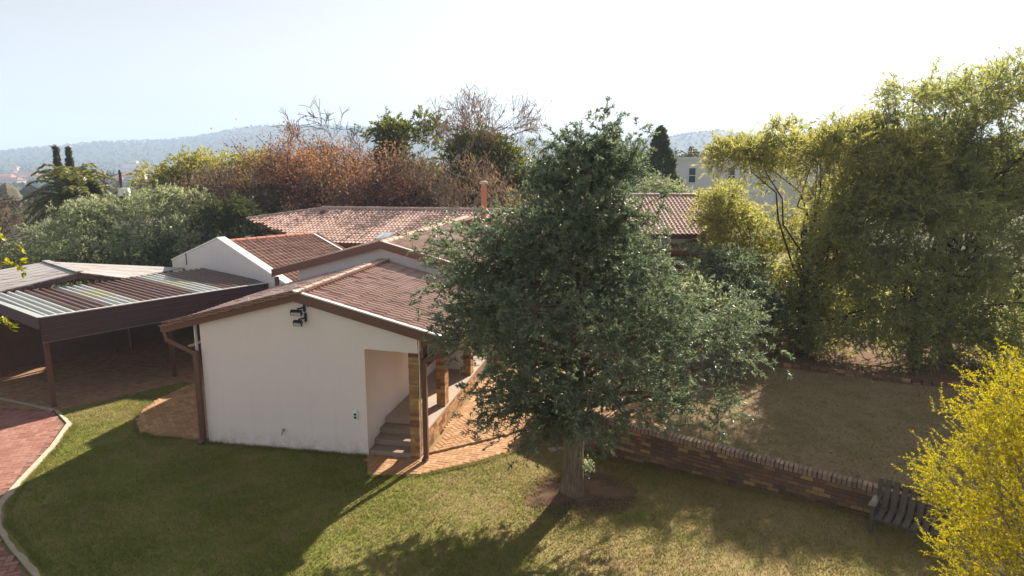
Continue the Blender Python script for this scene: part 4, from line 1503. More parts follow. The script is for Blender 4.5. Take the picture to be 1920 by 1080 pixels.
def bare_tree(name, label, cat, base, height, radius, seed, mat='twig_brown', levels=4, n_child=4, spread=0.8, up=0.12, lean=(0, 0, 1), stems=1,
              leaf_mat=None, leaf_n=0, leaf=(0.1, 0.05), ratio=0.66, group=None, minr=0.008, leaf_sp=0.3, droop=0.0):
    g = np.random.default_rng(seed)
    root = thing(name, label, cat, base, 0.0, group)
    segs, tips = [], []
    for k in range(stems):
        ln = np.array(lean) + (g.normal(size=3) * 0.35 if stems > 1 else 0)
        ln[2] = abs(ln[2])
        grow(g, (0, 0, -0.1), ln, height * 0.36, radius, levels, n_child, spread, up, segs, tips, ratio, 4, 0.12, minr)
    V, F = frusta(segs, 4)
    obj('trunk', np_mesh('trunk', V, F), mat, root)
    if leaf_mat:
        T = np.array([t_[0] for t_ in tips])
        D0 = np.array([t_[1] for t_ in tips])
        ids = g.choice(len(T), leaf_n)
        P = T[ids] + g.normal(size=(leaf_n, 3)) * leaf_sp - D0[ids] * g.uniform(0, 0.7, (leaf_n, 1))
        P[:, 2] = np.maximum(P[:, 2], 0.05)
        D = unit(D0[ids] * 0.4 + rand_dirs(leaf_n, g) + np.array([0, 0, -droop]))
        obj('crown', leaves_mesh('crown', P, D, leaf[0] * g.uniform(0.6, 1.3, leaf_n), leaf[1] * g.uniform(0.6, 1.3, leaf_n), g), leaf_mat, root)
    return root


# ---- the tall tree on the lawn: limbs in uneven tiers
def main_tree():
    g = np.random.default_rng(21)
    root = thing('tall_tree', 'tall dark evergreen tree with a bare lower trunk on the front lawn', 'tree', TB)
    prof_z = np.array([1.5, 1.95, 2.5, 3.2, 3.9, 4.8, 5.4, 5.85, 6.25, 6.6, 6.9])
    prof_r = np.array([0.9, 1.7, 2.2, 2.4, 2.3, 1.9, 1.35, 1.05, 0.82, 0.50, 0.12])
    prof_c = np.array([0.0, 0.0, 0.1, 0.15, 0.0, -0.2, -0.1, 0.05, 0.15, 0.3, 0.35])
    H = 6.7
    tp_ = np.array([[0, 0, -0.1], [0.0, 0.02, 0.5], [0.01, 0.03, 1.2], [0.03, 0.05, 2.2], [0.06, 0.0, 3.4], [0.12, 0.05, 4.8], [0.22, 0.0, 5.8], [0.34, 0.02, 6.65]])
    tr_ = np.array([0.215, 0.20, 0.185, 0.17, 0.14, 0.10, 0.055, 0.015])
    parts = [trunk_rings((0, 0, 0), tp_, tr_, g, 16, 1.16)]
    segs = []
    Cs, Os = [], []
    nl = 104
    # a few long limbs that break the outline: z at the stem, tip x, y, z
    longs = [(3.9, -2.75, -0.3, 4.95), (3.5, -2.6, 0.5, 4.35), (4.3, -2.1, -0.8, 5.3), (2.6, 3.25, 0.2, 3.3), (2.3, 3.4, 0.5, 2.95), (3.0, 3.0, -0.6, 3.9),
             (1.9, -1.9, -1.0, 2.05), (1.7, -1.2, -1.5, 1.8), (5.1, -0.65, 0.2, 6.65), (4.9, -0.9, -0.1, 6.2), (5.4, 1.05, 0.1, 6.7), (2.0, 2.6, -1.0, 2.2), (3.3, -2.5, -1.0, 3.5)]
    az = 0.0
    for k in range(nl):
        f = (k + 0.5) / nl
        z0 = 1.35 + (H - 1.5) * f ** 0.92
        az += 2.39996 + g.normal() * 0.25
        zt_ = z0 + g.uniform(0.0, 0.75)
        lg = longs[k // 8] if (k % 8 == 4 and k // 8 < len(longs)) else None
        rr = np.interp(zt_, prof_z, prof_r) * g.choice([1.0, 1.06, 0.9, 0.78, 1.12, 0.62], p=[.3, .2, .2, .12, .08, .1])
        cx = np.interp(zt_, prof_z, prof_c)
        x0 = np.array([np.interp(z0, tp_[:, 2], tp_[:, 0]), np.interp(z0, tp_[:, 2], tp_[:, 1]), z0])
        tipp = np.array([cx + rr * math.cos(az), rr * math.sin(az), zt_ + 0.02])
        if lg:
            z0 = lg[0]
            x0 = np.array([np.interp(z0, tp_[:, 2], tp_[:, 0]), np.interp(z0, tp_[:, 2], tp_[:, 1]), z0])
            tipp = np.array(lg[1:])
            rr = np.linalg.norm(tipp - x0)
        pts = curve_pts(x0, tipp, g, 6, 0.05, 0.05)
        r0 = np.interp(z0, tp_[:, 2], tr_) * 0.34
        segs += polyline_segs(pts, max(r0, 0.015), 0.006)
        od = unit(tipp - x0)
        # clumps along the outer part, with side shoots
        nc = int(6 + rr * 5.0)
        for q in range(nc):
            u = 0.14 + 0.86 * g.random() ** 0.6
            ip = u * 6
            i_ = min(5, int(ip))
            pt = pts[i_] + (pts[i_ + 1] - pts[i_]) * (ip - i_)
            side = np.cross(od, (0, 0, 1)) * g.normal() * 0.26 * rr ** 0.6 + np.array([0, 0, g.normal() * 0.12 + 0.03])
            c = pt + side
            segs += polyline_segs(np.stack([pt, c]), 0.009, 0.004)
            Cs.append(c)
            Os.append(unit(od + side * 0.8))
    C, O = np.array(Cs), np.array(Os)
    P, D, ln, wd, tw = spray(C, O, g, 5, 0.28, 30, (0.080, 0.023), 0.62, 0.10, 0.22, 0.15, 0.62)
    ok = P[:, 2] > 1.0
    obj('crown', leaves_mesh('crown', P[ok], D[ok], ln[ok], wd[ok], g), 'leaf_main', root)
    tws = np.concatenate([tw, np.full((len(tw), 1), 0.004), np.full((len(tw), 1), 0.002)], 1)
    parts += [frusta(segs, 5), frusta(tws, 3)]
    V, F = merge(parts)
    obj('trunk', np_mesh('trunk', V, F, smooth=True), 'bark', root)
    return len(P)


n_main = main_tree()
# small suckers at the trunk
sg = thing('trunk_shoot', 'little pale leafy shoot growing from the side of the tall tree trunk', 'plant', (1.46, 12.55, 0))
g = np.random.default_rng(5)
V, F = frusta(polyline_segs(np.array([[-0.02, 0, 0.0], [0.0, -0.02, 0.35], [0.06, -0.03, 0.68]]), 0.012, 0.006) + polyline_segs(np.array([[0.05, 0.0, 0.55], [0.32, -0.02, 0.66], [0.30, 0.02, 0.42]]), 0.007, 0.004), 4)
obj('stem', np_mesh('stem', V, F), 'twig_pale', sg)
P = np.array([0.03, -0.03, 0.66]) + g.normal(size=(240, 3)) * np.array([0.055, 0.05, 0.075])
obj('leaves', leaves_mesh('leaves', P, rand_dirs(240, g), np.full(240, 0.05), np.full(240, 0.025), g), 'leaf_silver', sg)

# ---- right hand feathery trees
make_tree('feathery_tree', 'yellow green feathery tree with arching branches right of the tall tree', 'tree', (10.3, 23.2, 0), 0.20, (10.0, 23.4, 4.6),
          [(8.55, 23.4, 6.55, 1.5, 1.4, 0.75), (10.2, 23.4, 6.60, 1.8, 1.6, 1.1), (11.8, 23.0, 6.5, 1.8, 1.6, 1.4), (11.1, 22.4, 4.5, 1.5, 1.5, 1.2),
           (11.2, 22.2, 2.8, 1.8, 1.5, 1.6), (12.6, 22.6, 4.9, 1.6, 1.5, 1.3), (9.9, 22.4, 1.2, 1.3, 1.2, 1.1)],
          780, 10, 12, (0.17, 0.030), 0.46, 'leaf_feather', 'bark_dark', 31, droop=0.22, up=0.40, clump_r=0.16, spread=0.7, limbs=34, sub=9)
make_tree('feathery_tree', 'largest dark feathery tree rising highest at the right edge', 'tree', (15.5, 24.0, 0), 0.30, (15.4, 24.0, 7.5),
          [(15.2, 24.0, 8.2, 2.2, 1.9, 1.5), (17.6, 24.0, 8.1, 2.2, 1.9, 1.8), (13.6, 23.6, 7.2, 1.5, 1.6, 1.3), (15.8, 23.0, 6.6, 2.4, 1.9, 1.7),
           (18.0, 23.5, 5.8, 2.2, 1.9, 1.8), (13.7, 23.2, 5.2, 1.7, 1.6, 1.4), (16.0, 22.4, 4.4, 2.3, 1.8, 1.7)],
          800, 10, 12, (0.17, 0.032), 0.5, 'leaf_feather_dark', 'bark_dark', 37, droop=0.22, up=0.35, clump_r=0.17, spread=0.7, limbs=60, sub=9)
make_tree('feathery_tree', 'broad dusky feathery tree hanging to the ground over the raised lawn', 'tree', (13.2, 21.6, 0), 0.22, (13.2, 21.6, 3.2),
          [(11.8, 21.3, 4.6, 1.7, 1.4, 1.3), (13.6, 21.0, 4.0, 1.9, 1.4, 1.5), (11.4, 20.9, 2.4, 1.8, 1.3, 1.6), (13.4, 20.6, 2.0, 2.0, 1.3, 1.6), (15.6, 21.0, 2.6, 1.9, 1.4, 2.0), (17.4, 21.4, 3.0, 1.6, 1.4, 2.0), (12.4, 20.6, 1.0, 2.4, 1.2, 1.0), (15.2, 20.6, 1.0, 2.4, 1.2, 1.0), (10.0, 21.3, 1.0, 1.6, 1.2, 1.0), (17.6, 20.4, 1.0, 2.0, 1.2, 1.0)],
          620, 10, 12, (0.17, 0.032), 0.5, 'leaf_feather_dark', 'bark_dark', 41, droop=0.35, up=0.2, clump_r=0.18, spread=0.7, limbs=36, cut=-0.95, sub=8)
make_tree('olive_leaved_tree', 'loose olive green tree in front of the roof wing, left of the feathery trees', 'tree', (9.4, 26.2, 0), 0.12, (9.2, 26.2, 2.8),
          [(8.2, 26.2, 4.3, 1.3, 1.2, 1.3), (9.6, 26.0, 3.4, 1.6, 1.3, 1.6), (8.2, 25.6, 2.2, 1.5, 1.2, 1.5), (10.6, 25.8, 1.8, 1.5, 1.2, 1.5)],
          420, 8, 11, (0.17, 0.034), 0.45, 'leaf_feather', 'bark_dark', 45, droop=0.25, up=0.35, clump_r=0.17, spread=0.7, limbs=26)
make_tree('silver_shrub', 'pale leaved shrub just right of the tall tree, behind the paving', 'shrub', (5.7, 20.9, 0), 0.10, (5.6, 20.9, 2.0),
          [(5.0, 20.9, 2.0, 1.3, 1.1, 0.9), (6.5, 20.8, 1.7, 1.1, 1.0, 0.7), (5.9, 20.6, 1.1, 1.3, 0.9, 0.8)],
          210, 6, 16, (0.12, 0.042), 0.35, 'leaf_silver', 'bark', 43, droop=0.1, up=0.4, clump_r=0.2, limbs=18)
make_tree('dark_shrub', 'bluish dark shrub between the pale shrub and the feathery tree', 'shrub', (7.6, 22.0, 0), 0.12, (7.6, 22.0, 2.6),
          [(7.6, 22.6, 2.3, 1.2, 1.1, 1.1), (8.3, 22.2, 1.5, 1.2, 1.0, 1.1), (6.9, 23.4, 2.6, 0.9, 0.9, 1.0)],
          190, 6, 16, (0.12, 0.035), 0.4, 'leaf_main', 'bark_dark', 47, droop=0.3, up=0.2, clump_r=0.22, limbs=18)
make_tree('low_shrub', 'low twiggy pale shrub at the near edge of the raised lawn', 'shrub', (5.6, 18.6, 0.3), 0.05, (5.6, 18.6, 0.8),
          [(5.3, 18.7, 0.85, 0.7, 0.6, 0.4), (6.2, 18.9, 0.75, 0.6, 0.5, 0.35)],
          50, 5, 12, (0.10, 0.035), 0.3, 'leaf_silver', 'twig_pale', 53, droop=0.2, up=0.3, clump_r=0.15, limbs=26, sub=0)


make_tree('added_hedge', 'dark leafy hedge added to block light behind the feathery trees', 'hedge', (13.0, 26.6, 0), 0.1, (13.0, 26.6, 1.5),  # hedge row added behind the trees to block the light
          [(9.0, 26.4, 0.9, 1.8, 0.9, 1.0), (12.0, 26.6, 1.0, 2.0, 0.9, 1.1), (15.2, 26.6, 1.0, 2.0, 0.9, 1.1), (18.4, 26.4, 1.1, 2.0, 0.9, 1.2), (21.2, 26.2, 1.1, 1.8, 0.9, 1.2)],
          420, 6, 12, (0.17, 0.07), 0.4, 'leaf_dark', 'bark_dark', 59, droop=0.2, up=0.3, limbs=12, sub=0, shell=0.2)

# ---- golden bush in the right foreground: feathery shoots
def gold_bush():
    g = np.random.default_rng(61)
    b = np.array([6.95, 8.10, 0.0])
    root = thing('golden_bush', 'bright golden yellow feathery bush in the right foreground in front of the bench', 'bush', b)
    lobes = [(0.15, 0.1, 3.3, 1.05, 1.0, 0.95), (-0.35, 0.0, 2.4, 1.15, 1.0, 0.95), (0.55, 0.0, 2.3, 1.3, 1.1, 1.3), (-0.05, -0.1, 1.2, 1.25, 1.1, 1.1), (0.9, 0.1, 3.5, 0.9, 0.9, 0.8)]
    C, out = lobe_points(lobes, 1150, g, 0.60, -0.9)
    n = len(C)
    per = 4
    c = np.repeat(C, per, 0) + g.normal(size=(n * per, 3)) * 0.09
    d = unit(np.repeat(out, per, 0) * 0.8 + g.normal(size=(n * per, 3)) * 0.55 + np.array([0, 0, 0.45]))
    L = 0.30 * g.uniform(0.4, 1.4, (n * per, 1))
    nn = 62
    u = g.random((n * per, nn))
    P = c[:, None] + d[:, None] * (L[:, None] * u[..., None])
    dd = np.repeat(d, nn, 0)
    D = unit(dd * 0.55 + unit(np.cross(dd, rand_dirs(len(dd), g))) * 0.8)
    P = P.reshape(-1, 3)
    me = leaves_mesh('crown', P, D, 0.032 * g.uniform(0.7, 1.3, len(P)), 0.0085 * g.uniform(0.8, 1.3, len(P)), g, tri=True)
    obj('crown', me, 'leaf_gold', root)
    segs = polyline_segs(curve_pts((0, 0, -0.1), (0.1, 0, 3.0), g, 6, 0, 0.04), 0.09, 0.03)
    for q in g.choice(n, 90, replace=False):
        a = np.array([0.05, 0, max(0.4, C[q][2] * g.uniform(0.45, 0.8))])
        segs += polyline_segs(curve_pts(a, C[q], g, 5, 0.05, 0.1), 0.022, 0.005)
    tw = np.concatenate([c, c + d * L, np.full((n * per, 1), 0.0028), np.full((n * per, 1), 0.0015)], 1)
    V, F = merge([frusta(segs, 5), frusta(tw, 3)])
    obj('trunk', np_mesh('trunk', V, F), 'twig_pale', root)


gold_bush()

# ---- leafy tree just outside the left edge, a few sprays reach in
make_tree('lime_tree', 'bright lime leaved branch tips reaching in at the left edge', 'tree', (-9.6, 9.6, 0), 0.10, (-9.5, 10.6, 4.6),
          [(-8.36, 11.25, 4.86, 0.22, 0.25, 0.14), (-8.58, 11.2, 5.30, 0.14, 0.2, 0.16), (-8.66, 11.2, 3.7, 0.1, 0.2, 0.14), (-10.4, 10.6, 5.4, 1.0, 0.9, 0.8)],
          44, 4, 9, (0.10, 0.06), 0.16, 'leaf_lime', 'bark_grey', 67, droop=0.5, up=0.1, clump_r=0.09, limbs=30, leaf_out=0.5, sub=0)

# ---- background trees and shrubs, left to right
OL = 'silvery olive green'
for q, (bx, by, lob, lab) in enumerate([
    ((-21.5), 34.5, [(-22.4, 34.0, 2.3, 2.0, 1.6, 1.3), (-20.9, 33.6, 3.3, 1.8, 1.6, 1.2), (-23.6, 33.0, 1.6, 1.6, 1.4, 1.1), (-21.0, 32.8, 1.6, 1.8, 1.2, 1.2)], 'leftmost silvery olive green tree behind the metal canopy'),
    ((-18.0), 35.0, [(-18.6, 34.6, 3.8, 1.7, 1.6, 1.2), (-17.0, 34.4, 3.9, 1.7, 1.6, 1.2), (-18.0, 33.2, 2.0, 1.9, 1.3, 1.4), (-16.4, 33.4, 2.4, 1.4, 1.3, 1.3)], 'silvery olive green tree in the middle of the clump behind the carport'),
    ((-14.8), 35.2, [(-15.0, 34.8, 3.6, 1.6, 1.5, 1.2), (-13.7, 34.8, 2.7, 1.5, 1.4, 1.2), (-15.0, 33.6, 2.0, 1.6, 1.2, 1.3)], 'rightmost silvery olive green tree behind the garage gable')]):
    make_tree('olive_tree', lab, 'tree', (bx, by, 0), 0.14, (bx, by, 2.6), lob, 250, 8, 13, (0.15, 0.045), 0.36, 'leaf_silver' if q < 2 else 'leaf_dark', 'bark_grey', 71 + q,
              droop=0.1, up=0.45, clump_r=0.15, limbs=20, group='silvery trees behind the carport')
make_tree('dark_hedge', 'dark leafy undergrowth in the shade below the silvery trees', 'shrub', (-18.0, 31.0, 0), 0.08, (-18.0, 31.0, 1.0),
          [(-22.5, 29.5, 0.9, 2.2, 1.0, 1.1), (-19.0, 31.0, 1.0, 2.4, 1.0, 1.2), (-15.6, 32.4, 1.1, 2.2, 1.0, 1.3), (-13.6, 33.0, 0.8, 1.4, 0.9, 0.9), (-25.5, 28.0, 1.0, 1.6, 1.0, 1.1)],
          330, 5, 12, (0.14, 0.06), 0.35, 'leaf_dark', 'bark_dark', 81, droop=0.2, up=0.3, limbs=12)


def palm(name, label, base, h, r_, n_fr, fl, mat, seed, group=None, leafw=0.05):
    g = np.random.default_rng(seed)
    root = thing(name, label, 'palm tree', base, 0, group)
    V, F = frusta([(0, 0, -0.1, 0, 0, h * 0.5, r_ * 1.15, r_), (0, 0, h * 0.48, 0.03, 0, h, r_, r_ * 1.1)], 9)
    obj('trunk', np_mesh('trunk', V, F), 'bark_grey', root)
    segs, P, D = [], [], []
    for k in range(n_fr):
        az = g.random() * 6.28
        el = g.uniform(-0.15, 1.35)
        d0 = np.array([math.cos(az) * math.cos(el), math.sin(az) * math.cos(el), math.sin(el)])
        p = np.array([0, 0, h])
        L = fl * g.uniform(0.8, 1.15)
        ns = 9
        side = unit(np.cross(d0, (0, 0, 1.0)))
        for s_ in range(ns):
            d = unit(d0 + np.array([0, 0, -1.35 * (s_ / ns) ** 1.5]))
            q = p + d * L / ns
            segs.append((*p, *q, 0.03 * (1 - s_ / ns) + 0.006, 0.03 * (1 - (s_ + 1) / ns) + 0.005))
            for m in range(9):
                pp = p + (q - p) * (m / 9)
                for sd in (-1, 1):
                    P.append(pp)
                    D.append(unit(side * sd + d * 0.75 + np.array([0, 0, -0.25]) + g.normal(size=3) * 0.12))
            p = q
    P, D = np.array(P), np.array(D)
    V, F = frusta(segs, 3)
    obj('frond_stalks', np_mesh('frond_stalks', V, F), 'leaf_palm', root)
    obj('crown', leaves_mesh('crown', P, D, fl * 0.17 * g.uniform(0.7, 1.1, len(P)), np.full(len(P), leafw), g), mat, root)
    return root


palm('palm_tree', 'big arching date palm behind the silvery trees at the left', (-27.3, 43.0, 0), 4.15, 0.32, 80, 2.8, 'leaf_palm', 91, leafw=0.075)


def cypress(label, base, h, r_, seed, mat='leaf_dark', n=900, group=None, name='cypress_tree', leaf=(0.22, 0.09)):
    g = np.random.default_rng(seed)
    root = thing(name, label, 'tree', base, 0, group)
    z = h * (0.06 + 0.94 * g.random(n) ** 1.25)
    rr = r_ * np.minimum(1, (z / h) * 6) * (1 - z / h) ** (0.75 if r_ > 0.7 else 1.15) * (0.75 + 0.3 * np.sqrt(g.random(n))) * (1 + 0.12 * np.sin(z * 3.1))
    az = g.random(n) * 6.28
    C = np.stack([rr * np.cos(az), rr * np.sin(az), z], 1)
    O = unit(np.stack([np.cos(az) * 0.5, np.sin(az) * 0.5, np.full(n, 0.9)], 1))
    P, D, ln, wd, tw = spray(C, O, g, 2, 0.2, 9, leaf, 0.3, 0.5, 0.0, 0.05, 0.85)
    obj('crown', leaves_mesh('crown', P, D, ln, wd, g), mat, root)
    V, F = frusta([(0, 0, -0.1, 0, 0, h * 0.9, r_ * 0.16, 0.02)], 7)
    obj('trunk', np_mesh('trunk', V, F), 'bark_dark', root)


cypress('left one of the two dark pointed cypresses behind the date palm', (-40.6, 62.0, -0.2), 7.9, 0.69, 95, group='pair of cypresses')
cypress('right one of the two dark pointed cypresses behind the date palm', (-39.5, 62.0, -0.2), 7.8, 0.69, 96, group='pair of cypresses')
cypress('dark slim conifer beside the date palm, left of the utility pole', (-26.4, 43.5, 0), 5.0, 0.9, 97)
cypress('broad dark cone shaped conifer left of the white neighbouring house', (11.7, 55.0, 0), 9.0, 2.5, 98, mat='leaf_dark', n=2300)

for q, (x_, y_, h_, lab) in enumerate([(-33.0, 42.0, 6.6, 'bare brown tree at the far left edge behind the lime leaves'), (-36.5, 46.0, 7.0, 'bare brown tree behind the date palm at the left'),
                                       (-31.5, 55.0, 8.6, 'thin bare tree standing up against the far hill near the cypresses')]):
    bare_tree('bare_tree', lab, 'tree', (x_, y_, 0), h_, 0.11, 101 + q, 'twig_brown', 4, 4, 0.85, 0.1, leaf_mat='leaf_brown', leaf_n=2600 if q < 2 else 250, leaf=(0.16, 0.07), stems=3 if q < 2 else 1, minr=0.012, group='bare winter trees')
make_tree('yellow_tree', 'rounded yellow green tree behind the utility pole', 'tree', (-24.5, 52.0, 0), 0.18, (-24.5, 52, 3.0),
          [(-26.2, 52.0, 4.7, 2.0, 1.8, 1.4), (-24.0, 52.0, 5.5, 2.1, 1.8, 1.5), (-25.0, 51.0, 3.0, 2.6, 1.8, 1.6)], 300, 6, 11, (0.20, 0.07), 0.5, 'leaf_yellowgreen', 'bark', 111, up=0.3, clump_r=0.32, limbs=16)
make_tree('yellow_tree', 'wide yellow green tree topping the shrubs left of the autumn tree', 'tree', (-21.0, 54.0, 0), 0.18, (-21.0, 54, 3.4),
          [(-22.0, 54.0, 5.9, 2.2, 1.8, 1.4), (-19.4, 54.0, 5.7, 2.2, 1.8, 1.4), (-21.0, 53.0, 3.6, 2.9, 1.8, 1.7)], 300, 6, 11, (0.20, 0.07), 0.5, 'leaf_yellowgreen', 'bark', 113, up=0.3, clump_r=0.32, limbs=16)
for q, (x_, y_, h_, lab) in enumerate([(-18.2, 44.0, 7.4, 'leafless twiggy brown tree left of the autumn tree'), (-15.9, 42.5, 7.6, 'twiggy brown tree touching the left side of the autumn tree'),
                                       (-13.6, 40.5, 5.0, 'low twiggy brown bush under the left of the autumn tree'), (-20.4, 45.5, 6.4, 'twiggy brown bush in front of the yellow green trees')]):
    bare_tree('twiggy_tree', lab, 'tree', (x_, y_, 0), h_, 0.09, 121 + q, 'twig_brown', 4, 4, 0.8, 0.16, leaf_mat='leaf_brown', leaf_n=4200, leaf=(0.17, 0.065), stems=4, minr=0.012, group='twiggy brown winter trees', leaf_sp=0.35)
bare_tree('autumn_tree', 'wide rusty red autumn tree behind the house roof', 'tree', (-12.4, 42.5, 0), 9.6, 0.2, 131, 'twig_brown', 4, 5, 0.72, 0.12, leaf_mat='leaf_autumn', leaf_n=34000, leaf=(0.17, 0.09), stems=3, minr=0.013, leaf_sp=0.42, group='autumn trees')
bare_tree('autumn_tree', 'denser orange brown autumn tree left of the flue pipe', 'tree', (-8.4, 41.0, 0), 8.8, 0.2, 133, 'twig_brown', 4, 5, 0.85, 0.08, leaf_mat='leaf_autumn', leaf_n=34000, leaf=(0.17, 0.09), stems=4, minr=0.013, leaf_sp=0.42, group='autumn trees')
bare_tree('bare_tree', 'tall leafless tree with branches spread against the sky above the autumn tree', 'tree', (-12.8, 47.0, 0), 10.8, 0.16, 149, 'twig_brown', 5, 4, 0.85, 0.03, stems=1, minr=0.015, ratio=0.68, group='bare winter trees')
make_tree('green_tree', 'leafy green tree rising behind the orange brown autumn tree', 'tree', (-8.0, 49.0, 0), 0.2, (-8.0, 49, 6.0),
          [(-8.9, 49, 8.2, 1.3, 1.4, 1.2), (-7.6, 49, 7.6, 1.5, 1.5, 1.5), (-6.4, 49, 8.6, 1.2, 1.3, 1.1), (-7.6, 48.2, 5.6, 2.3, 1.6, 1.8), (-6.0, 47.6, 4.4, 2.3, 1.6, 2.0), (-8.6, 47.6, 4.0, 2.0, 1.6, 1.8)], 480, 6, 11, (0.22, 0.085), 0.5, 'leaf_green', 'bark', 151, up=0.3, clump_r=0.3, limbs=18)
bare_tree('weeping_tree', 'grey leafless tree with fine hanging twigs beside the dark green tree', 'tree', (-5.4, 43.0, 0), 14.5, 0.17, 153, 'twig_pale', 5, 4, 0.7, 0.03, stems=2, minr=0.014, ratio=0.66, leaf_mat='leaf_brown', leaf_n=9000, leaf=(0.36, 0.045), leaf_sp=0.3, droop=1.5)
make_tree('green_tree', 'rounded dark green tree behind the flue pipe', 'tree', (-1.6, 43.0, 0), 0.25, (-1.6, 43, 5.0),
          [(-2.4, 43, 6.7, 1.9, 1.7, 1.4), (-0.4, 43, 6.4, 1.9, 1.7, 1.3), (-1.6, 42, 4.8, 2.4, 1.7, 1.6), (0.8, 42.6, 4.8, 1.6, 1.5, 1.4), (-1.8, 41.4, 2.6, 2.6, 1.5, 1.6), (1.4, 42.0, 2.4, 1.8, 1.4, 1.5)],
          800, 6, 12, (0.20, 0.075), 0.45, 'leaf_green', 'bark_dark', 155, up=0.3, clump_r=0.3, limbs=22)
make_tree('green_bush', 'small bright green bush under the weeping tree behind the roof ridge', 'shrub', (-5.2, 39.0, 0), 0.08, (-5.2, 39, 2.0),
          [(-5.5, 39, 3.6, 0.8, 0.8, 0.7), (-4.6, 39.2, 2.6, 1.1, 0.9, 1.0), (-3.4, 39.6, 2.0, 1.3, 0.9, 1.0)], 110, 6, 11, (0.16, 0.07), 0.4, 'leaf_yellowgreen', 'bark', 157, up=0.3, clump_r=0.25, limbs=10)
make_tree('grey_shrub', 'grey green soft shrub in front of the white neighbouring house', 'shrub', (10.2, 46.0, 0), 0.1, (10.2, 46, 3.0),
          [(9.8, 46, 4.4, 1.3, 1.2, 1.0), (11.0, 46, 4.0, 1.1, 1.1, 1.0), (10.2, 45.5, 2.6, 1.8, 1.3, 1.3)], 200, 6, 12, (0.17, 0.05), 0.45, 'leaf_silver', 'bark_grey', 161, up=0.3, clump_r=0.28, limbs=14)

# ---- distance on the right: hedge line, palms, orange tree
palm('palm_tree', 'shaggy palm on the skyline left of the white neighbouring house roof', (27.5, 108.0, -1), 8.2, 0.35, 44, 2.3, 'leaf_palm', 171, leafw=0.13)
palm('palm_tree', 'tall feathery palm on the skyline above the orange tinged tree', (34.5, 108.0, -1), 9.2, 0.35, 44, 2.6, 'leaf_palm', 173, leafw=0.13)
make_tree('orange_tree', 'orange tinged round tree behind the white neighbouring house', 'tree', (30.6, 92.0, 0), 0.2, (30.6, 92, 5.0),
          [(29.8, 92, 6.8, 1.8, 1.6, 1.3), (31.6, 92, 6.6, 1.7, 1.6, 1.3), (30.6, 91, 4.6, 2.4, 1.6, 1.8)], 240, 5, 10, (0.30, 0.12), 0.6, 'leaf_orange', 'bark', 175, up=0.3, clump_r=0.4, limbs=10)
for q, (x_, y_, h_) in enumerate([(20.5, 125, 8.6), (25.0, 130, 9.0), (30.0, 128, 8.4), (38.5, 130, 10.5), (43.5, 128, 11.2), (48.5, 126, 12.0), (54.0, 126, 12.5), (60.0, 128, 12.8), (16.0, 130, 7.6)]):
    zz = float(terrain_h(np.array(x_ * 1.0), np.array(y_ * 1.0)))
    make_tree('skyline_tree', 'dusky tree in the hazy skyline row beyond the white neighbouring house', 'tree', (x_, y_, zz), 0.3, (x_, y_, h_ * 0.55),
              [(x_ - 1.6, y_, h_ * 0.72, 2.6, 2.2, 2.0), (x_ + 1.6, y_, h_ * 0.66, 2.6, 2.2, 1.9), (x_, y_ - 0.8, h_ * 0.4, 3.6, 2.2, 2.4)], 150, 5, 9, (0.42, 0.17), 0.8, 'leaf_dark', 'bark', 181 + q,
              up=0.3, clump_r=0.5, limbs=6, group='hazy skyline trees')
cypress('slim dark conifer left of a second one on the right skyline', (64.0, 150, -3), 16.5, 1.5, 195, n=500, group='skyline conifers', leaf=(0.5, 0.2))
cypress('fuller dark conifer right of the slim one on the right skyline', (66.8, 150, -3), 17.4, 1.9, 196, n=600, group='skyline conifers', leaf=(0.5, 0.2))

# ---- white neighbouring house
nh = thing('neighbour_house', 'white two storey neighbouring house with a red roof beyond the garden', 'house', (14.0, 60.0, 0), R(-3))
MB().box(0, 8.6, 0, 7, 0, 6.75).build('wall', 'white_plaster', nh)
MB().box(-0.12, 8.7, -0.12, 0.3, 6.75, 6.98).build('parapet', 'white_plaster', nh)
MB().box(-0.05, 8.65, -0.07, 0.0, 3.9, 4.05).build('string_course', 'white_plaster', nh)
for x_, z_ in ((1.25, 4.75), (4.6, 4.75), (1.25, 1.4), (4.6, 1.4)):
    wnd = MB()
    wnd.box(x_, x_ + 0.08, -0.05, 0.05, z_, z_ + 1.35)
    wnd.box(x_ + 0.62, x_ + 0.70, -0.05, 0.05, z_, z_ + 1.35)
    wnd.box(x_ + 0.08, x_ + 0.62, -0.05, 0.05, z_, z_ + 0.07)
    wnd.box(x_ + 0.08, x_ + 0.62, -0.05, 0.05, z_ + 1.28, z_ + 1.35)
    wnd.box(x_ + 0.08, x_ + 0.62, -0.05, 0.05, z_ + 0.63, z_ + 0.70)
    wnd = wnd.build('window', 'white_trim', nh)
    for a_, b_ in ((0.07, 0.63), (0.70, 1.28)):
        MB().box(x_ + 0.08, x_ + 0.62, -0.02, 0.01, z_ + a_, z_ + b_).build('pane', 'window_glass', wnd)
MB().hexa([(3.6, 0.4, 6.76), (13.0, 0.4, 6.76), (13.0, 7, 6.76), (3.6, 7, 6.76)], [(3.6, 1.8, 7.35), (13.0, 1.8, 7.35), (13.0, 5, 7.35), (3.6, 5, 7.35)]).build('roof', 'far_roof', nh)
MB().box(8.6, 13.0, 0.6, 6.8, 0, 6.75).build('wing_wall', 'far_wall', nh)

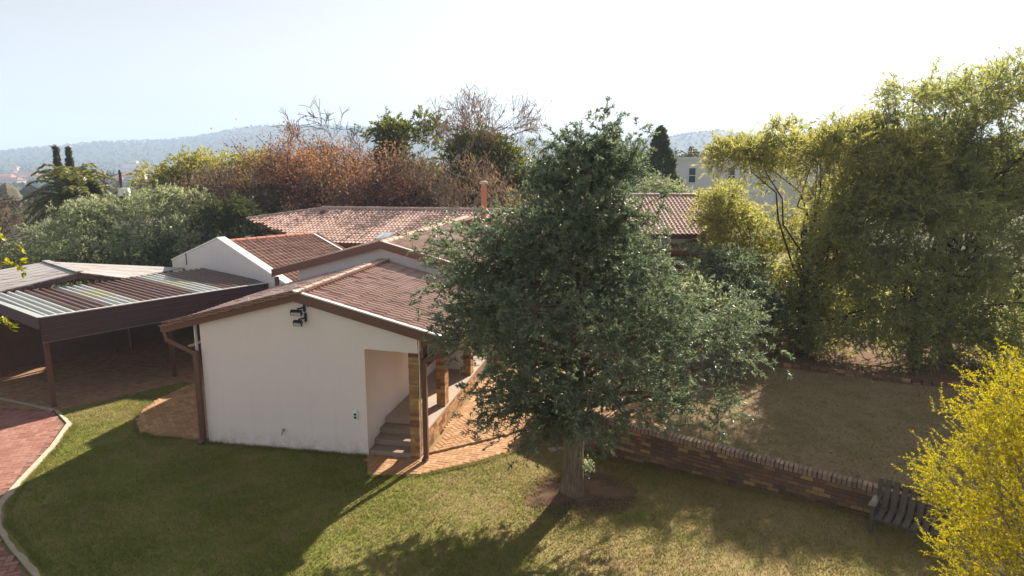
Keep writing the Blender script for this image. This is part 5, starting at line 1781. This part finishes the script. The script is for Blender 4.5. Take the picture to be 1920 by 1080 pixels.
# ---- utility pole with its white box and wires
up_ = thing('utility_pole', 'dark utility pole with a white box above the silvery trees', 'pole', (-21.3, 37.6, 0))
MB().tube([(0, 0, -0.1), (0, 0, 6.0)], [0.11, 0.08], 8).build('pole', 'pole_wood', up_)
MB().hexa([(-0.05, -0.32, 4.72), (0.55, -0.32, 4.72), (0.55, -0.08, 4.72), (-0.05, -0.08, 4.72)], [(0.0, -0.30, 5.15), (0.5, -0.30, 5.15), (0.5, -0.08, 5.15), (0.0, -0.08, 5.15)]).build('box', 'socket_white', up_)
MB().tube([(-0.02, 0, 5.9), (-0.02, 0, 6.12)], 0.05, 7).build('insulator', 'black_metal', up_)


def wire(a, b, sag, label):
    a, b = Vector(a), Vector(b)
    pts = []
    for k in range(15):
        f = k / 14
        p = a.lerp(b, f)
        p.z -= sag * 4 * f * (1 - f)
        pts.append(p)
    tag(MB().tube(pts, 0.012, 4).build('overhead_wire', 'black_metal'), label, 'wire', 'overhead wires')


wire((-21.3, 37.6, 5.55), (-30.0, 33.0, 4.4), 0.3, 'thin overhead wire running left from the utility pole')
wire((-21.3, 37.6, 5.6), (-8.0, 41.0, 5.2), 0.35, 'thin overhead wire running right from the utility pole into the trees')

# ---- roof just left of the carport
lr = thing('blue_roof', 'grey blue roof edge at the far left behind the lime leaves', 'roof', (-27.0, 31.0, 0))
MB().hexa([(-6, 0, 2.35), (1.6, -1.2, 2.25), (1.6, 3, 2.9), (-6, 3, 2.9)], [(-6, 0, 2.45), (1.6, -1.2, 2.35), (1.6, 3, 3.0), (-6, 3, 3.0)]).build('roof_sheet', 'steel', lr)
MB().box(-6, 1.4, 0.2, 2.8, 0, 2.3).build('wall', 'wall_dark', lr)

# ------------------------------------------------------------------ far hillside: houses and woods
def far_house(x_, y_, w_, d_, h_, rz, label, grp=True):
    z = float(terrain_h(np.array(float(x_)), np.array(float(y_)))) - 0.5
    hs = thing('far_house', label, 'house', (x_, y_, z), rz, 'far houses on the hillside' if grp else None)
    MB().box(-w_ / 2, w_ / 2, -d_ / 2, d_ / 2, 0, h_).build('wall', 'far_wall', hs)
    o_ = 0.5
    MB().hexa([(-w_ / 2 - o_, -d_ / 2 - o_, h_), (w_ / 2 + o_, -d_ / 2 - o_, h_), (w_ / 2 + o_, d_ / 2 + o_, h_), (-w_ / 2 - o_, d_ / 2 + o_, h_)],
              [(-w_ / 2 + d_ * .35, -0.1, h_ + d_ * 0.25), (w_ / 2 - d_ * .35, -0.1, h_ + d_ * 0.25), (w_ / 2 - d_ * .35, 0.1, h_ + d_ * 0.25), (-w_ / 2 + d_ * .35, 0.1, h_ + d_ * 0.25)]).build('roof', 'far_roof', hs)


g = np.random.default_rng(77)
for k in range(70):
    u_ = g.uniform(-60, 1010)
    y_ = g.uniform(750, 2250) if k > 16 else g.uniform(600, 900)
    x_ = (u_ - 960) / 1280 * y_
    far_house(x_, y_, g.uniform(10, 24), g.uniform(8, 12), g.uniform(3, 6.5), g.uniform(-0.5, 0.5), 'tiny pale house with a reddish roof far off on the hazy hillside')
for k, (u_, y_, w_, h_) in enumerate([(225, 640, 16, 6), (250, 650, 20, 9), (268, 660, 14, 11), (62, 760, 26, 5)]):
    x_ = (u_ - 960) / 1280 * y_
    far_house(x_, y_, w_, 10, h_, 0.1, ['low pale building with a red roof at the left of the far cluster', 'long pale building in the middle of the far cluster above the yellow tree',
                                        'tallest pale building at the right of the far cluster', 'long low pale building at the far left of the valley'][k], False)
mast = thing('radio_mast', 'thin radio mast on the ridge of the far hill', 'mast', ((250 - 960) / 1280 * 2500, 2500, float(terrain_h(np.array((250 - 960) / 1280 * 2500.0), np.array(2500.0))) - 2))
MB().tube([(0, 0, 0), (0, 0, 26)], [1.0, 0.5], 5).build('pole', 'steel', mast)
MB().tube([(0, 0, 16), (0, 0, 18)], [1.4, 1.4], 5).build('antenna_ring', 'steel', mast)

# far woods: thousands of low crowns that read as one mass
ico_n = 7
def far_woods():
    g = np.random.default_rng(88)
    n = 22000
    u_ = g.uniform(-300, 2200, n)
    y_ = 135 + (2550 - 135) * g.random(n) ** 0.95
    x_ = (u_ - 960) / 1280 * y_
    rr = np.hypot(x_, y_)
    dens = 0.5 + 0.5 * np.sin(x_ * 0.013 + 2 * np.sin(y_ * 0.006)) * np.sin(y_ * 0.011 + 1)
    keep = (g.random(n) < 0.35 + 0.65 * dens) & (rr > 140)
    x_, y_, rr = x_[keep], y_[keep], rr[keep]
    n = len(x_)
    z_ = terrain_h(x_, y_)
    r_ = g.uniform(1.4, 3.4, n) * (1 + 0.2 * smooth(600, 2400, rr))
    ring_a = np.arange(ico_n) * 2 * math.pi / ico_n
    V = []
    levels = [(0.0, 0.75), (0.45, 1.05), (0.95, 0.7)]
    for (zz, sc) in levels:
        w_ = r_[:, None] * sc * g.uniform(0.75, 1.25, (n, ico_n))
        V.append(np.stack([x_[:, None] + w_ * np.cos(ring_a), y_[:, None] + w_ * np.sin(ring_a), z_[:, None] + r_[:, None] * (zz * 1.35 + g.uniform(-0.12, 0.12, (n, ico_n)))], -1))
    top = np.stack([x_, y_, z_ + r_ * 1.75], -1)[:, None]
    V = np.concatenate(V + [top], 1)
    k = np.arange(ico_n)
    m = (k + 1) % ico_n
    f1 = np.stack([k, m, ico_n + m], -1)
    f2 = np.stack([k, ico_n + m, ico_n + k], -1)
    f = np.concatenate([f1, f2, f1 + ico_n, f2 + ico_n, np.stack([2 * ico_n + k, 2 * ico_n + m, np.full(ico_n, 3 * ico_n)], -1)])
    F = f[None] + (np.arange(n) * (3 * ico_n + 1))[:, None, None]
    me = np_mesh('far_woods', V.reshape(-1, 3), F.reshape(-1, 3), np.repeat(g.random(n), len(f)))
    tag(obj('far_woods', me, 'far_leaf'), 'hazy mass of trees covering the valley and the far hills', 'woods', kind='stuff')


far_woods()

# ------------------------------------------------------------------ grass and litter
def blades(name, label, poly, n, z, excl, seed, hgt=(0.02, 0.065)):
    g = np.random.default_rng(seed)
    P = np.array(poly)
    lo, hi = P.min(0), P.max(0)
    X = g.uniform(lo, hi, (n, 2))
    ok = in_poly(X, poly)
    for e in excl:
        ok &= ~in_poly(X, e)
    X = X[ok]
    n = len(X)
    base = np.concatenate([X, np.full((n, 1), z)], 1)
    h = g.uniform(hgt[0], hgt[1], (n, 1)) * (0.7 + 0.6 * (0.5 + 0.5 * np.sin(X[:, :1] * 2.1) * np.sin(X[:, 1:] * 1.7)))
    D = unit(np.concatenate([g.normal(size=(n, 2)) * 0.55, np.ones((n, 1))], 1))
    side = unit(np.cross(D, rand_dirs(n, g)))
    w_ = 0.008
    V = np.stack([base - side * w_, base + side * w_, base + D * h], 1)
    me = np_mesh(name, V.reshape(-1, 3), np.arange(n * 3).reshape(n, 3), g.random(n))
    tag(obj(name, me, 'grass_blade'), label, 'grass', kind='stuff')


HOUSE_FOOT = [tuple(HW(s, t_)[:2]) for s, t_ in ((-0.05, 0), (5.25, 0), (5.25, 6), (-0.05, 6))]
GW = [(0.4, 16.2), (0.55, 16.0), (1.8, 14.6), (7.7, 11.2), (9.5, 9.0), (14, 8), (14, 20), (1, 20)]
LAWN = [(-11.1, 16.35), (-10.6, 14.9), (-10.1, 13.2), (-9.85, 12.3), (-9.3, 11.5), (-8.4, 10.7), (-7.3, 9.75), (-6.6, 9.2), (8.2, 9.2), (8.2, 11.0), (1.8, 14.8), (0.5, 16.2), (-2, 14.4), (-7.2, 15.3), (-9.8, 19.7), (-12.0, 17.3)]
MULCH = [(TB.x + (x_ - TB.x) * 0.78, TB.y + (y_ - TB.y) * 0.78) for x_, y_ in mp_]
blades('grass', 'short green and straw coloured lawn grass in front of the house', LAWN, 330000, 0.0, [POLY_APRON, POLY_PAVE, POLY_PATIO, POLY_DRIVE, HOUSE_FOOT, GW, MULCH], 201)
blades('grass', 'dry shaded grass of the raised lawn behind the garden wall', [(3.5, 14.3), (7.8, 11.8), (9.2, 10.0), (15, 11), (15, 20), (8, 21.5), (6.2, 20.2), (5.0, 17.6), (4.0, 15.7)], 60000, 0.33, [], 203)
# ragged taller grass along walls and paving edges
g = np.random.default_rng(207)
lines = [[tuple(HW(0.0, -0.03)[:2]), tuple(HW(3.98, -0.03)[:2])], POLY_PATIO[1:9], [(-3.1, 13.38), (-1.92, 13.46), (-0.68, 14.1), (0.05, 14.68), (0.7, 15.3)],
         [(1.8, 14.6), (7.6, 11.25)], [(-11.05, 16.4), (-10.52, 14.9), (-10.04, 13.18), (-9.77, 12.3), (-9.26, 11.5), (-8.4, 10.74), (-7.5, 9.98)], [(3.45, 14.35), (7.7, 11.9)]]
PP = []
for ln_ in lines:
    zz_ = 0.33 if ln_[0] == (3.45, 14.35) else 0.0
    for (xa, ya), (xb, yb) in zip(ln_[:-1], ln_[1:]):
        L_ = math.hypot(xb - xa, yb - ya)
        n = int(L_ * 420)
        f = g.random(n)
        off = np.abs(g.normal(size=n)) * 0.05
        keep = g.random(n) < 0.35 + 0.65 * (0.5 + 0.5 * np.sin(f * L_ * 3.1) * np.sin(f * L_ * 7.7))
        nx, ny = (yb - ya) / L_, -(xb - xa) / L_
        sgn = -1 if ln_ is lines[4] else (-1 if ln_ is lines[5] else 1)
        if ln_ is lines[1]:
            sgn = -1
        PP.append(np.stack([xa + (xb - xa) * f + nx * off * sgn, ya + (yb - ya) * f + ny * off * sgn, np.full(n, zz_)], 1)[keep])
P = np.concatenate(PP)
n = len(P)
D = unit(np.concatenate([g.normal(size=(n, 2)) * 0.5, np.ones((n, 1))], 1))
side = unit(np.cross(D, rand_dirs(n, g))) * 0.006
V = np.stack([P - side, P + side, P + D * g.uniform(0.03, 0.13, (n, 1))], 1)
me = np_mesh('edge_grass', V.reshape(-1, 3), np.arange(n * 3).reshape(n, 3), g.random(n))
tag(obj('edge_grass', me, 'grass_blade'), 'ragged taller grass along the foot of the walls and paving edges', 'grass', kind='stuff')
# leaf litter on the raised lawn
n = 2600
P = np.stack([g.uniform(4.0, 14.0, n), g.uniform(11.5, 20.5, n), np.full(n, 0.35)], 1)
P = P[in_poly(P[:, :2], POLY_UP)]
D = unit(np.stack([g.normal(size=len(P)), g.normal(size=len(P)), g.normal(size=len(P)) * 0.2], 1))
me = leaves_mesh('leaf_litter', P, D, g.uniform(0.03, 0.08, len(P)), g.uniform(0.015, 0.035, len(P)), g)
tag(obj('leaf_litter', me, 'leaf_brown'), 'dry leaves scattered over the raised lawn under the trees', 'leaf litter', kind='stuff')
# leaf litter round the trunk and along the wall
g = np.random.default_rng(205)
n = 4200
a_ = g.random(n) * 6.28
r_ = 1.05 * np.sqrt(g.random(n))
P = np.stack([TB.x + 0.12 + r_ * np.cos(a_) * 1.1, TB.y + 0.05 + r_ * np.sin(a_), 0.075 - 0.07 * r_], 1)
n2 = 900
f = g.random(n2)
P2 = np.stack([g.uniform(-6.5, 7.0, n2), g.uniform(9.6, 14.2, n2), np.full(n2, 0.03)], 1)
ok = ~in_poly(P2[:, :2], HOUSE_FOOT) & ~in_poly(P2[:, :2], GW) & ~in_poly(P2[:, :2], POLY_APRON)
P = np.concatenate([P, P2[ok]])
D = unit(np.stack([g.normal(size=len(P)), g.normal(size=len(P)), g.normal(size=len(P)) * 0.25], 1))
me = leaves_mesh('leaf_litter', P, D, g.uniform(0.03, 0.07, len(P)), g.uniform(0.012, 0.03, len(P)), g)
tag(obj('leaf_litter', me, 'leaf_brown'), 'fallen brown leaves scattered round the tall tree and over the lawn', 'leaf litter', kind='stuff')
tag(MB().box(-0.16, 0.16, -0.07, 0.07, 0.0, 0.05).build('stepping_block', 'cement', None, (1.0, 14.75, 0.0), (0, 0, 0.3)), 'small pale loose paving block on the soil near the wall start', 'block')
